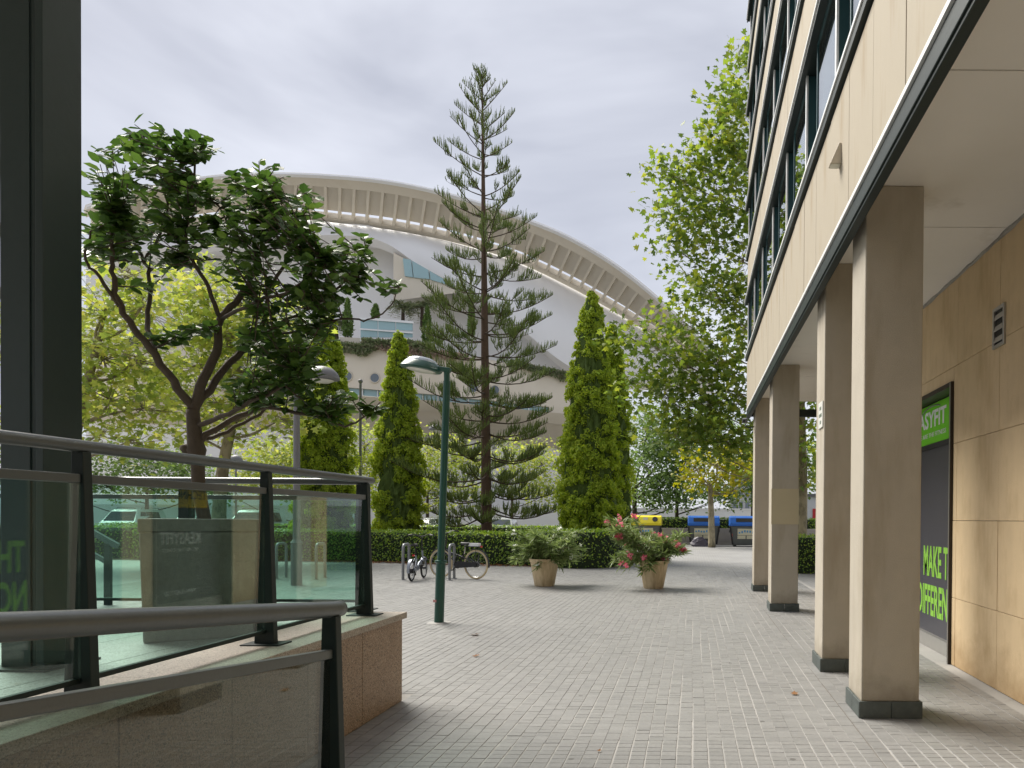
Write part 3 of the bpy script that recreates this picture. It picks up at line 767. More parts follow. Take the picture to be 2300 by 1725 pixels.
# ------------------------------------------------------------------ left side: platform, granite wall, ramp, railings
PZ = .62
mb = MB(); mb.box(-14, -2.84, -8, 6.35, -.01, PZ-.03); struct('platform_base', mb, M['concrete'])
pf = struct('platform_floor', MB().box(-14, -2.84, -8, 6.36, PZ-.028, PZ-.012), M['mortar'])
tile0 = None
for ix in range(11):
    for iy in range(14):
        x0 = -2.86-.6*(ix+1); y0 = 6.35-.6*(iy+1)
        if tile0 is None:
            tile0 = part(pf, 'floor_tile', MB().box(.003, .597, .003, .597, 0, .012), M['platform'], bevel=.002); tile0.location = (x0, y0, PZ-.0118)
        else: share(tile0, pf, (x0, y0, PZ-.0118))
G = thing('granite_wall', 'low speckled brown granite wall carrying the upper glass railing', 'wall', (-2.6, 2, 0))
part(G, 'core', MB().box(-2.82, -2.385, -5.8, 5.74, 0, .665), M['concrete'])
ye = 5.78
jo = [ye, 5.08, 4.36, 3.64, 2.92, 2.2, 1.48, .76, .04, -.68, -1.4, -2.12, -2.84]
for a, b_ in zip(jo[1:], jo[:-1]):
    part(G, 'cladding_slab', MB().box(-2.385, -2.358, a+.003, b_-.003, .0, .668), M['granite'], bevel=.003)
part(G, 'cladding_slab', MB().box(-2.82, -2.388, 5.742, 5.775, 0, .668), M['granite'], bevel=.003)
jc = [5.81, 4.6, 3.4, 2.2, 1.0, -.2, -1.4, -2.6]
for a, b_ in zip(jc[1:], jc[:-1]):
    part(G, 'coping_slab', MB().box(-2.87, -2.33, a+.002, b_-.002, .672, .722), M['granite_top'], bevel=.004)
# ramp rising towards the viewer between wall and lower railing
rs = .10
mb = MB(); mb.hexa([(-2.355,2.7,-.02),(-1.22,2.7,-.02),(-1.22,-4,-.02),(-2.355,-4,-.02)], [(-2.355,2.7,.006),(-1.22,2.7,.006),(-1.22,-4,.006+6.7*rs),(-2.355,-4,.006+6.7*rs)])
struct('ramp', mb, M['platform'])
mb = MB(); mb.hexa([(-1.215,2.74,-.02),(-1.02,2.74,-.02),(-1.02,-4,-.02),(-1.215,-4,-.02)], [(-1.215,2.74,.1),(-1.02,2.74,.1),(-1.02,-4,.1+6.74*rs),(-1.215,-4,.1+6.74*rs)])
RK = single('ramp_kerb', mb, M['granite_top'], 'sloping granite kerb along the ramp under the nearest railing', 'kerb', (-1.3, 1, 0), bevel=.006)

def wedge_post(root, x, y, z0, z1, axis, wt=.048, wb=.12, th=.045):
    mb = MB()
    if axis == 'x':
        mb.hexa([(x-wb/2,y-th/2,z0),(x+wb/2,y-th/2,z0),(x+wb/2,y+th/2,z0),(x-wb/2,y+th/2,z0)], [(x-wt/2,y-th/2,z1),(x+wt/2,y-th/2,z1),(x+wt/2,y+th/2,z1),(x-wt/2,y+th/2,z1)])
    else:
        mb.hexa([(x-th/2,y-wb/2,z0),(x+th/2,y-wb/2,z0),(x+th/2,y+wb/2,z0),(x-th/2,y+wb/2,z0)], [(x-th/2,y-wt/2,z1),(x+th/2,y-wt/2,z1),(x+th/2,y+wt/2,z1),(x-th/2,y+wt/2,z1)])
    p = part(root, 'post', mb, M['darksteel'], bevel=.003)
    a, b_ = (.115, .075) if axis == 'x' else (.075, .115)
    pl = MB(); pl.box(x-a, x+a, y-b_, y+b_, z0, z0+.008)
    part(p, 'base_plate', pl, M['darksteel'], bevel=.002)
    return p
RA = thing('glass_railing', 'dark steel railing with green-tinted glass panes along the granite wall', 'railing', (-2.58, 3, .722))
xr = -2.58; ztop = 1.788
part(RA, 'handrail', MB().tube([(xr,-3,ztop),(xr,5.66,ztop),(xr+.012,5.70,ztop),(xr+.02,5.715,ztop)], [.027,.027,.026,.012], 16), M['railgrey'], smooth=True)
posts = [-2.2, -.9, .4, 1.7, 3.0, 4.3, 5.6]
for y in posts: wedge_post(RA, xr, y, .722, ztop-.024, 'x')
for a, b_ in zip(posts[:-1], posts[1:]):
    part(RA, 'mid_rail', MB().box(xr-.018, xr+.018, a+.024, b_-.024, 1.632, 1.670), M['railgrey'], bevel=.004)
    part(RA, 'bottom_rail', MB().box(xr-.012, xr+.012, a+.024, b_-.024, .79, .812), M['darksteel'])
    sk = .0115 if a == 1.7 else 0.0                 # one pane sits slightly skewed in its posts
    ya, yb_ = a+.026, b_-.026
    part(RA, 'glass_pane', MB().hexa([(xr-.006-sk,ya,.812),(xr+.006-sk,ya,.812),(xr+.006+sk,yb_,.812),(xr-.006+sk,yb_,.812)], [(xr-.006-sk,ya,1.63),(xr+.006-sk,ya,1.63),(xr+.006+sk,yb_,1.63),(xr-.006+sk,yb_,1.63)]), M['railglass'])
RT = thing('glass_railing', 'far railing closing the platform behind the planted tree', 'railing', (-5, 5.9, PZ))
yt = 5.87; xt0 = -2.70
part(RT, 'handrail', MB().tube([(xt0+.03,yt,ztop),(-9.4,yt,ztop)], .027, 16), M['railgrey'], smooth=True)
px_ = [-2.72, -4.18, -5.64, -7.1, -8.56]
for x in px_: wedge_post(RT, x, yt, (.722 if x > -2.8 else PZ), ztop-.024, 'y', wt=.075, wb=.11, th=.085)
for a, b_ in zip(px_[1:], px_[:-1]):
    part(RT, 'mid_rail', MB().box(a+.045, b_-.045, yt-.018, yt+.018, 1.632, 1.670), M['railgrey'], bevel=.004)
    part(RT, 'bottom_rail', MB().box(a+.045, b_-.045, yt-.012, yt+.012, .79, .812), M['darksteel'])
    part(RT, 'glass_pane', MB().box(a+.046, b_-.046, yt-.006, yt+.006, .812, 1.63), M['railglass'])
RB = thing('glass_railing', 'nearest sloping ramp railing with a thick grey handrail', 'railing', (-1.3, 1.5, .2))
xb = -1.30
def zb(y): return 1.160 + (2.62 - y) * .10
part(RB, 'handrail', MB().tube([(xb,-3,zb(-3)),(xb,2.575,zb(2.6)),(xb+.004,2.615,zb(2.61)),(xb+.005,2.628,zb(2.62))], [.029,.029,.029,.020], 20), M['railgrey'], smooth=True)
pb = [-1.6, -.2, 1.16, 2.56]
for y in pb:
    wedge_post(RB, xb, y, zb(y)-1.07, zb(y)-.026, 'x', wt=.05, wb=.11, th=.04)
for a, b_ in zip(pb[:-1], pb[1:]):
    def sl(d0, d1, w, aa=a+.022, bb=b_-.022):
        return MB().hexa([(xb-w,aa,zb(aa)-d0),(xb+w,aa,zb(aa)-d0),(xb+w,bb,zb(bb)-d0),(xb-w,bb,zb(bb)-d0)], [(xb-w,aa,zb(aa)-d1),(xb+w,aa,zb(aa)-d1),(xb+w,bb,zb(bb)-d1),(xb-w,bb,zb(bb)-d1)])
    part(RB, 'mid_rail', sl(.178, .145, .016), M['railgrey'], bevel=.004)
    part(RB, 'glass_pane', sl(.98, .18, .006), M['smokyglass'])
    part(RB, 'bottom_rail', sl(1.0, .98, .011), M['darksteel'])

# steel column at the left edge and an unseen roof slab added above for its shade
PC = thing('porch', 'dark green steel column rising at the left edge behind the railing', 'column', (-3.8, 4.1, PZ))
cx1, cy0, ca = -3.655, 4.0, .256
mb = MB(); mb.box(cx1-ca, cx1-.062, cy0+.02, cy0+ca, PZ, 4.72); mb.box(cx1-.045, cx1, cy0, cy0+ca, PZ, 4.72); mb.box(cx1-.062, cx1-.045, cy0+.05, cy0+ca-.01, PZ, 4.72); mb.box(cx1-ca+.002, cx1-.085, cy0+.012, cy0+.02, PZ, 4.72)
part(PC, 'steel_column', mb, mat_plain('column_paint', (.024,.042,.042), .42, var=.15, scale=3, bump=.12, bscale=18), bevel=.004)
part(PC, 'base_plate', MB().box(cx1-ca-.06, cx1+.06, cy0-.06, cy0+ca+.06, PZ, PZ+.014), M['darksteel'])
part(PC, 'shade_roof_slab', MB().box(-13, -3.2, -8, 4.28, 4.72, 5.1), M['soffit'])

# concrete planter
PLN = thing('planter', 'square speckled concrete planter behind the railing glass', 'planter', (-3.62, 5.33, PZ), R(30))
x0, x1, y0, y1, zt = -.375, .375, -.375, .375, 1.475-PZ
t = .06; tp = .02
mb = MB(); mb.hexa([(x0+tp,y0+tp,0),(x1-tp,y0+tp,0),(x1-tp,y1-tp,0),(x0+tp,y1-tp,0)], [(x0,y0,zt-.09),(x1,y0,zt-.09),(x1,y1,zt-.09),(x0,y1,zt-.09)]); part(PLN, 'body', mb, M['concrete'], bevel=.012, world=False)
mb = MB(); mb.box(x0-.006,x1+.006,y0-.006,y0+t,zt-.088,zt); mb.box(x0-.006,x1+.006,y1-t,y1+.006,zt-.088,zt); mb.box(x0-.006,x0+t,y0+t,y1-t,zt-.088,zt); mb.box(x1-t,x1+.006,y0+t,y1-t,zt-.088,zt); part(PLN, 'rim', mb, M['concrete'], bevel=.006, world=False)
part(PLN, 'soil', MB().box(x0+t,x1-t,y0+t,y1-t,zt-.08,zt-.05), M['earth'], world=False)

# stair handrail further left on the plaza
SH = thing('stair_handrail', 'short dark sloping stair handrail seen through the glass beside the steel column', 'handrail', (-9.7, 11.8, 0))
part(SH, 'top_rail', MB().beam((-10.9,11.8,1.72),(-9.55,11.8,.98),.06,.09), M['railgrey'])
part(SH, 'lower_rail', MB().beam((-10.9,11.8,1.36),(-9.7,11.8,.70),.05,.07), M['railgrey'])
part(SH, 'post', MB().box(-9.76,-9.66,11.77,11.83,0,1.02), M['darksteel'])
part(SH, 'post', MB().box(-10.86,-10.78,11.77,11.83,0,1.66), M['darksteel'])

# unseen building added behind the viewer to darken light and reflections from there
BK = thing('rear_shade_building', 'unseen beige building added behind the viewer to cut the light from the rear', 'building', (-3, -13, 0))
part(BK, 'wall', MB().box(-16, 1.1, -10.5, -9.2, 0, 15), M['panel'])
for ix in range(6):
    for iz in range(4):
        w = part(BK, 'window', MB().box(-15+ix*2.7, -13.4+ix*2.7, -9.2, -9.16, 1.2+iz*3.4, 3.2+iz*3.4), M['teal'])
        part(w, 'pane', MB().box(-14.92+ix*2.7, -13.48+ix*2.7, -9.16, -9.155, 1.28+iz*3.4, 3.12+iz*3.4), M['farwindow'])
# ------------------------------------------------------------------ street lamps
def green_lamp():
    b = ground_at(986, 1399); L = Vector((b.x, b.y, 0)); lean = Vector((.10, 0, 0))
    T = thing('street_lamp', 'dark green street lamp with a flat round head in front of the pine', 'street lamp', L)
    part(T, 'lower_pole', MB().tube([L, L+lean*.24+Vector((0,0,.86))], [.066,.064], 16), M['lampgreen'], smooth=True)
    part(T, 'collar', MB().tube([L+lean*.23+Vector((0,0,.845)), L+lean*.23+Vector((0,0,.86)), L+lean*.24+Vector((0,0,.885)), L+lean*.24+Vector((0,0,.895))], [.066,.082,.082,.05], 16), M['lampgreen'], smooth=True)
    part(T, 'upper_pole', MB().tube([L+lean*.24+Vector((0,0,.89)), L+lean+Vector((0,0,3.42))], [.050,.048], 16), M['lampgreen'], smooth=True)
    part(T, 'top_sleeve', MB().tube([L+lean+Vector((0,0,3.42)), L+lean+Vector((0,0,3.56))], .041, 14), M['lampgreen'], smooth=True)
    tp = L + lean + Vector((0,0,3.55))
    hd = MB(); c = tp + Vector((-.36, 0, .055)); tilt = Matrix.Rotation(R(8), 3, 'Y')
    def disc(prof, n=28):
        m = MB(); m.lathe(prof, (0,0,0), n); m.v = [tuple(c + tilt @ Vector((v[0]*1.0, v[1]*.95, v[2]))) for v in m.v]; return m
    h = part(T, 'lamp_head', disc([(.20,-.035),(.27,-.03),(.285,-.01),(.275,.005),(.225,.075),(.21,.082)]), M['lampgreen'], smooth=True)
    part(h, 'dome', disc([(.212,.082),(.19,.112),(.14,.137),(.07,.15),(.004,.153)]), M['dome'], smooth=True)
    part(h, 'lens', disc([(.004,-.062),(.1,-.058),(.17,-.048),(.20,-.036)]), M['lens'], smooth=True)
    part(T, 'arm', MB().beam(tp+Vector((.05,0,.02)), tp+Vector((-.12,0,.045)), .085, .065), M['lampgreen'], bevel=.012)
    part(T, 'sticker', MB().box(L.x-.06, L.x-.015, L.y-.0675, L.y-.066, .30, .335), mat_plain('pink_sticker', (.55,.25,.24), .6))
    part(T, 'mortar_patch', MB().lathe([(.17,-.002),(.16,.008),(.066,.012)], (L.x, L.y, 0), 14), M['mortar'])
green_lamp()
def grey_lamp(px, py_base, Y, ztop, arm, label, r=.075, head=True, hr=.34):
    x = at(px, py_base, Y).x; L = Vector((x, Y, 0))
    T = thing('street_lamp', label, 'street lamp', L)
    part(T, 'lower_pole', MB().tube([L, L+Vector((0,0,.9))], r*1.5, 14), M['lampgrey'], smooth=True)
    part(T, 'collar', MB().lathe([(r*1.5,.9),(r*1.7,.92),(r*1.2,.97),(r,1.0)], L, 14), M['lampgrey'], smooth=True)
    part(T, 'pole', MB().tube([L+Vector((0,0,.95)), L+Vector((0,0,ztop))], [r, r*.8], 14), M['lampgrey'], smooth=True)
    if arm:
        a = L+Vector((0,0,ztop-.12)); b = a+Vector((arm, 0, .18))
        part(T, 'arm', MB().tube([a, b], .04, 10), M['lampgrey'], smooth=True)
        c = b + Vector((hr*.9*(1 if arm > 0 else -1), 0, .02))
    else: c = L+Vector((0,0,ztop+.02))
    if head:
        m = MB(); m.lathe([(hr*.75,-.05),(hr,-.03),(hr*1.02,.0),(hr*.9,.1),(hr*.6,.2),(hr*.2,.24),(.01,.245)], c, 22)
        h = part(T, 'lamp_head', m, M['lampgrey'], smooth=True)
        part(h, 'lens', MB().lathe([(.005,-.12),(hr*.4,-.11),(hr*.7,-.06)], c, 18), M['lens'], smooth=True)
    else: part(T, 'cap', MB().ell(c, (.09,.09,.09)), M['lampgrey'], smooth=True)
grey_lamp(666, 1321, 15.4, 4.42, .25, 'grey street lamp with a domed head before the leftmost cypress')
grey_lamp(809, 1200, 28.0, 6.8, 0, 'thin grey pole with a ball cap between two cypresses', r=.06, head=False)
grey_lamp(1000, 1180, 34.0, 5.6, -.15, 'distant grey lamp whose head shows left of the green lamp pole', r=.05)
grey_lamp(530, 1190, 36.0, 4.3, 0, 'distant grey lamp behind the platform railing', r=.05, hr=.3)

# ------------------------------------------------------------------ bike racks and bicycles
RY = 17.1
def rack(px, label):
    x = at(px, 1305, RY).x; L = Vector((x, RY, 0)); a = Vector((-.12, .99, 0)).normalized()
    T = thing('bike_rack', label, 'bike rack', L, group='bike racks along the hedge')
    w = .52; h = .84; pts = [L-a*w/2]
    pts.append(L-a*w/2+Vector((0,0,h-.12)))
    for k in range(1, 6):
        t = math.pi/2*k/6; pts.append(L-a*(w/2-.12+.12*math.cos(t))+Vector((0,0,h-.12+.12*math.sin(t))))
    for k in range(0, 6):
        t = math.pi/2*k/6; pts.append(L+a*(w/2-.12+.12*math.sin(t))+Vector((0,0,h-.12+.12*math.cos(t))))
    pts.append(L+a*w/2+Vector((0,0,h-.12))); pts.append(L+a*w/2)
    part(T, 'hoop', MB().tube(pts, .032, 12), M['galv'], smooth=True)
    for s in (-1, 1): part(T, 'foot_plate', MB().lathe([(.07,0),(.07,.01),(.03,.015)], L+a*(s*w/2), 12), M['galv'])
    return L
rack(632, 'grey steel bike rack behind the railing post, leftmost of the row')
rack(720, 'grey steel bike rack seen through the end glass pane')
rack(912, 'grey steel bike rack with the small folding bicycle beside it')
rack(1015, 'grey steel bike rack with the cream-tyred bicycle, right of the green lamp pole')
def bicycle(name, label, loc, rz, wr, tyre_mat, frame_mat, saddle_z, bar_z, wb, folding):
    T = thing(name, label, 'bicycle', loc, rz, None)
    def P(n, m, mat, sm=True, par=None): return part(par or T, n, m, mat, smooth=sm, world=False)
    tr = .024
    for s in (-1, 1):                              # local x: forward
        c = Vector((s*wb/2, 0, wr+tr))
        w = P('wheel', MB().torus(c, (0,1,0), wr-.02, .012, 32, 6), M['rim'])
        P('tyre', MB().torus(c, (0,1,0), wr, tr, 36, 8), tyre_mat, par=w)
        sp = MB()
        for k in range(20):
            a = 2*math.pi*k/20; d = Vector((math.cos(a), 0, math.sin(a)))
            sp.tube([c+Vector((0,(.02 if k%2 else -.02),0))+d*.02, c+d*(wr-.02)], .0016, 4, cap=False)
        P('spokes', sp, M['rim'], False, par=w)
        P('hub', MB().tube([c-Vector((0,.05,0)), c+Vector((0,.05,0))], .028 if s > 0 else .07, 14), M['black'], par=w)
        P('mudguard', MB().loft([[c+Vector((math.cos(a)*(wr+.045), yv, math.sin(a)*(wr+.045))) for yv in (-.03,.03)] for a in np.linspace(R(40) if s > 0 else R(60), R(150) if s > 0 else R(190), 12)], closed=False, cap=False), M['bikegrey'] if folding else M['black'], False)
    h = wr+tr
    bb = Vector((-.02, 0, h-.02)); st = Vector((-.18, 0, saddle_z-.25)); hd = Vector((wb/2-.14, 0, bar_z-.35)); hb = Vector((wb/2-.09, 0, h+wr*.65+.06))
    rear = Vector((-wb/2, 0, h)); front = Vector((wb/2, 0, h))
    fr = MB()
    if folding: fr.tube([bb+Vector((0,0,.06)), Vector((.1,0,h+.14)), hb], [.032,.034,.03], 10)
    else: fr.tube([st-Vector((0,0,.1)), hb+Vector((0,0,.05))], .02, 8)
    fr.tube([bb, hb], .02, 8); fr.tube([bb, st], .018, 8)
    for s in (-1, 1):
        fr.tube([bb+Vector((0,s*.03,0)), rear+Vector((0,s*.06,0))], .011, 6); fr.tube([st+Vector((0,s*.02,-.08)), rear+Vector((0,s*.06,0))], .011, 6)
        fr.tube([hb+Vector((0,s*.045,0)), front+Vector((0,s*.055,0))], .013, 6)
    fr.tube([hb+Vector((.015,0,-.02)), hd], .022, 8)
    P('frame', fr, frame_mat)
    P('seat_post', MB().tube([st, Vector((-.21,0,saddle_z-.03))], .015, 8), M['alu'] if not folding else M['black'])
    sa = MB(); sa.loft([[Vector((x, yv*w, saddle_z+z)) for yv, z in ((-1,-.03),(-.9,.015),(0,.03),(.9,.015),(1,-.03))] for x, w in ((-.36,.06),(-.33,.085),(-.24,.07),(-.14,.03),(-.08,.018))], closed=True)
    P('saddle', sa, M['black'])
    P('stem', MB().tube([hd, Vector((wb/2-.18,0,bar_z))], .016, 8), M['black'])
    bw = .29; hbm = MB()
    hbm.tube([(wb/2-.30,-bw,bar_z+.02),(wb/2-.2,-bw*.6,bar_z+.05),(wb/2-.17,-.06,bar_z),(wb/2-.17,.06,bar_z),(wb/2-.2,bw*.6,bar_z+.05),(wb/2-.30,bw,bar_z+.02)], .012, 8)
    hb_o = P('handlebar', hbm, M['alu'] if not folding else M['black'])
    for s in (-1, 1): P('grip', MB().tube([(wb/2-.30,s*bw,bar_z+.02),(wb/2-.225,s*bw*.72,bar_z+.042)], .018, 8), M['black'], par=hb_o)
    cr = P('crank', MB().tube([bb+Vector((0,.07,0)), bb+Vector((.12,.08,-.12))], .011, 6).tube([bb+Vector((0,-.07,0)), bb+Vector((-.12,-.08,.12))], .011, 6).torus(bb+Vector((0,.055,0)), (0,1,0), .085, .006, 20, 5), M['black'])
    P('pedal', MB().box(.08,.17,.085,.17,bb.z-.14,bb.z-.115), M['black'], False, par=cr)
    P('pedal', MB().box(-.17,-.08,-.17,-.085,bb.z+.11,bb.z+.135), M['black'], False, par=cr)
    if not folding:
        P('carrier', MB().box(-wb/2-.14, -.22, -.06, .06, h+wr+.09, h+wr+.105).tube([(-wb/2,.07,h),(-wb/2-.05,.06,h+wr+.09)], .007, 5).tube([(-wb/2,-.07,h),(-wb/2-.05,-.06,h+wr+.09)], .007, 5), M['black'])
        P('bag', MB().box(-wb/2-.1, -.34, -.05, .05, h+wr+.106, h+wr+.18), M['textwhite'])
        P('chain_case', MB().prism([(-wb/2-.05,h-.05),(-wb/2-.05,h+.05),(.03,h+.07),(.09,h-.02),(.02,h-.1)], 'y', .06, .075), M['black'], False)
    P('rear_light', MB().box(-wb/2-.17+(.3 if folding else 0), -wb/2-.145+(.3 if folding else 0), -.025, .025, h+wr+(.08 if not folding else .1), h+wr+(.12 if not folding else .14)), M['red'], False)
    # lock cable
    P('lock', MB().torus((.05,0,h+.12), (1,.4,.2), .11, .011, 20, 6), M['black'])
x1b = at(935, 1308, RY-.25).x; x2b = at(1030, 1308, RY-.1).x
bicycle('bicycle', 'small grey folding bicycle seen end-on at the bike rack', (x1b-.02, RY-.1, 0), R(95), .225, M['tyre'], M['bikegrey'], .84, 1.03, .98, True)
bicycle('bicycle', 'black city bicycle with a wide cream-coloured tyre at the rack', (x2b-.12, RY+.25, 0), R(158), .335, M['creamtyre'], M['black'], .86, 1.12, 1.06, False)

# ------------------------------------------------------------------ flower pots with oleanders
def oleander(loc, sz, seed, petal, label_pot, label_plant, spread, blooms, gap):
    L = Vector(loc); rg = np.random.default_rng(seed); rr = random.Random(seed)
    T = thing('flower_pot', label_pot, 'pot', L)
    prof = [(.20,0),(.215,.01),(.285,.40),(.31,.53),(.325,.535),(.33,.60),(.315,.605),(.285,.60),(.28,.54)]
    n = 48; m = MB(); rings = []
    for j, (r, z) in enumerate(prof):
        rings.append([L+Vector(((r-(.009*max(0, math.cos(24*2*math.pi*k/n)) if 0 < j < 4 else 0))*math.cos(2*math.pi*k/n), (r-(.009*max(0, math.cos(24*2*math.pi*k/n)) if 0 < j < 4 else 0))*math.sin(2*math.pi*k/n), z)) for k in range(n)])
    m.loft(rings); part(T, 'body', m, M['pot'], smooth=True)
    part(T, 'soil', MB().lathe([(.28,.54),(.15,.555),(.01,.56)], L, 20), M['earth'])
    Q = thing('oleander', label_plant, 'shrub', L+Vector((0,0,.55)))
    st = MB(); tips = []; LP = []; LH = []
    for i in range(46):
        a = rr.uniform(0, 2*math.pi); k = spread(a, rr)
        if k is None: continue
        dx, dz = k
        b0 = L+Vector((rr.uniform(-.1,.1), rr.uniform(-.1,.1), .55)); e = L+Vector((dx, math.sin(a)*.55, dz))
        mid = b0.lerp(e, .5)+Vector((0,0,.12)); mid2 = b0.lerp(e, .8)+Vector((0,0,.1))
        st.tube([b0, mid, mid2, e], [.011,.008,.006,.003], 5)
        tips.append(e)
        for t in np.linspace(.38, 1.0, 15):
            p = b0.lerp(mid, t*2) if t < .5 else mid.lerp(e, t*2-1)+Vector((0,0,.05*math.sin(math.pi*(t*2-1))))
            for q in range(4):
                d = (e-b0).normalized()+Vector((rr.gauss(0,.75), rr.gauss(0,.75), rr.gauss(-.05,.6)))
                LP.append(p); LH.append(d.normalized())
    part(Q, 'stems', st, M['bark_plane'])
    LP = np.array(LP); LH = np.array(LH)
    fr_ = frames(rg.normal(size=LP.shape)*.5+np.array([0,0,1.]), rg, LH)
    V, F_ = scatter(LP, fr_, rg.uniform(.16, .26, len(LP)), T_LANCE*np.array([1,1.25,1]), F_LANCE)
    np_obj('foliage', V, F_, M['leaf_oleander'], Q)
    fp = []; 
    for e in rr.sample(tips, min(blooms, len(tips))):
        c = e+Vector((0,-.04,.06)); k = rr.randint(4, 7) if petal == 'petal_pink' else rr.randint(2, 4)
        pp = []; hh = []
        for f in range(k):
            fc = c+Vector((rr.gauss(0,.035), rr.gauss(0,.035), rr.gauss(0,.03))); nrm = Vector((rr.gauss(0,.6), -1+rr.gauss(0,.4), rr.gauss(.4,.5))).normalized()
            s = nrm.orthogonal().normalized(); u = nrm.cross(s)
            for a in range(5):
                pp.append(fc); hh.append(s*math.cos(a*1.2566)+u*math.sin(a*1.2566)+nrm*.35)
        pp = np.array(pp); hh = np.array(hh)
        V, F_ = scatter(pp, frames(rg.normal(size=pp.shape)*.3+np.array([0,-.7,.7]), rg, hh), rg.uniform(.036,.052,len(pp)), T_RHOMB*np.array([1,1.5,1]), F_RHOMB)
        np_obj('blossom', V, F_, M[petal], Q)
p1 = ground_at(1223, 1316); p2 = ground_at(1468, 1321)
oleander((p1.x, p1.y, 0), 1, 21, 'petal_white', 'pale yellow fluted clay pot holding the white-flowered oleander', 'white-flowered oleander bush in the pot left of the pink one',
    lambda a, r: (r.uniform(-.75, .72), r.uniform(.42, 1.22)), 12, None)
def sp2(a, r):
    if r.random() < .68: return (r.uniform(-.95, .05), r.uniform(.35, 1.5))
    return (r.uniform(.1, .72), r.uniform(.6, 1.25))
oleander((p2.x, p2.y, 0), 1, 22, 'petal_pink', 'pale yellow fluted clay pot holding the pink oleander', 'lopsided pink-flowered oleander leaning out of its pot', sp2, 22, None)

# ------------------------------------------------------------------ waste containers by the road
def container(px, py_, Y, lid, label, w=1.75, yellow=False):
    c = at(px, py_, Y); L = Vector((c.x, Y, 0)); T = thing('waste_container', label, 'container', L)
    d = 1.3; h = 1.12; x, y = L.x, L.y
    part(T, 'body', MB().hexa([(x-w*.40,y-d*.36,.08),(x+w*.40,y-d*.36,.08),(x+w*.40,y+d*.36,.08),(x-w*.40,y+d*.36,.08)], [(x-w*.48,y-d*.5,h),(x+w*.48,y-d*.5,h),(x+w*.48,y+d*.5,h),(x-w*.48,y+d*.5,h)]), M['binbody'], bevel=.05)
    lz = h+.003
    prof = [(y+a_, lz+b_) for a_, b_ in ((-d*.53,0),(-d*.53,.14),(-d*.38,.47),(-d*.1,.55),(d*.35,.5),(d*.53,.1),(d*.53,0))]
    l = part(T, 'lid', MB().prism(prof, 'x', x-w*.5, x+w*.5), M[lid], bevel=.03)
    def on(u): # along the front slope of the lid
        return (y-d*.53+u*(d*.15), lz+.14+u*.33)
    if yellow:
        for s in (-.3, .3):
            m = MB(); a, b = on(.6); m.lathe([(.01,0),(.15,0),(.15,.02),(.01,.02)], (0,0,0), 18)
            rot = Matrix.Rotation(math.atan2(.33, d*.15), 3, 'X'); m.v = [tuple(rot @ Vector(v)+Vector((x+s*w, a-.012, b))) for v in m.v]
            part(l, 'opening', m, M['black'])
        m = MB(); a, b = on(.6)
        part(l, 'badge', MB().hexa([(x-.13,a-.055,b-.12),(x+.13,a-.055,b-.12),(x+.13,a-.03,b-.12),(x-.13,a-.03,b-.12)], [(x-.13,a+.03,b+.10),(x+.13,a+.03,b+.10),(x+.13,a+.055,b+.10),(x-.13,a+.055,b+.10)]), M['poster'])
    else:
        (a0, b0), (a1, b1) = on(.25), on(.85)
        part(l, 'opening', MB().hexa([(x-w*.32,a0-.012,b0),(x+w*.32,a0-.012,b0),(x+w*.32,a0+.05,b0),(x-w*.32,a0+.05,b0)], [(x-w*.32,a1-.012,b1),(x+w*.32,a1-.012,b1),(x+w*.32,a1+.05,b1),(x-w*.32,a1+.05,b1)]), M['black'])
    for s in (-1, 1):
        part(T, 'side_pivot', MB().tube([(x+s*w*.46,y-.05,.85),(x+s*(w*.46+.09),y-.05,.85)], .09, 12), M['binbody'])
        part(T, 'corner_post', MB().hexa([(x+s*w*.41-.04,y-d*.40,.1),(x+s*w*.41+.04,y-d*.40,.1),(x+s*w*.41+.04,y-d*.34,.1),(x+s*w*.41-.04,y-d*.34,.1)], [(x+s*w*.49-.04,y-d*.535,h-.03),(x+s*w*.49+.04,y-d*.535,h-.03),(x+s*w*.49+.04,y-d*.45,h-.03),(x+s*w*.49-.04,y-d*.45,h-.03)]), M['black'], bevel=.015)
        part(T, 'foot', MB().box(x+s*w*.34-.08,x+s*w*.34+.08,y-d*.33,y+d*.33,0,.09), M['black'])
    def fy(z): return y-d*(.36+.14*(z-.08)/(h-.08))-.006
    def sheet(xa, xb, za, zb_, mat, name, par, lift=0):
        return part(par, name, MB().hexa([(xa,fy(za)-lift,za),(xb,fy(za)-lift,za),(xb,fy(za)-lift+.004,za),(xa,fy(za)-lift+.004,za)], [(xa,fy(zb_)-lift,zb_),(xb,fy(zb_)-lift,zb_),(xb,fy(zb_)-lift+.004,zb_),(xa,fy(zb_)-lift+.004,zb_)]), M[mat])
    ps = sheet(x-.52, x+.42, .62, .98, 'poster', 'poster', T)
    sheet(x-.52, x-.08, .42, .60, 'poster', 'poster', T); sheet(x-.02, x+.42, .42, .60, 'poster', 'poster', T)
    rr = random.Random(px)
    for k in range(6):
        xa = x-.46+k*.145; za = .74+rr.uniform(-.03,.05); sheet(xa, xa+.09, za, za+rr.uniform(.08,.14), 'posterblue', 'print', ps, .004)
    sheet(x-w*.46, x-w*.42, .35, .7, 'red', 'reflector', T)
container(1580, 1225, 39.6, 'binblue', 'grey waste container with blue lid behind the young tree')
container(1676, 1226, 39.3, 'binblue', 'grey waste container with blue lid and wide slot beside the far column', w=1.9)
container(1451, 1225, 39.6, 'binyellow', 'grey waste container with a yellow lid and two round holes', yellow=True)
b = at(1572, 1222, 38.6); L = Vector((b.x-.02, 38.6, 0)); m = MB(); rr = random.Random(2)
n = 14; rings = []
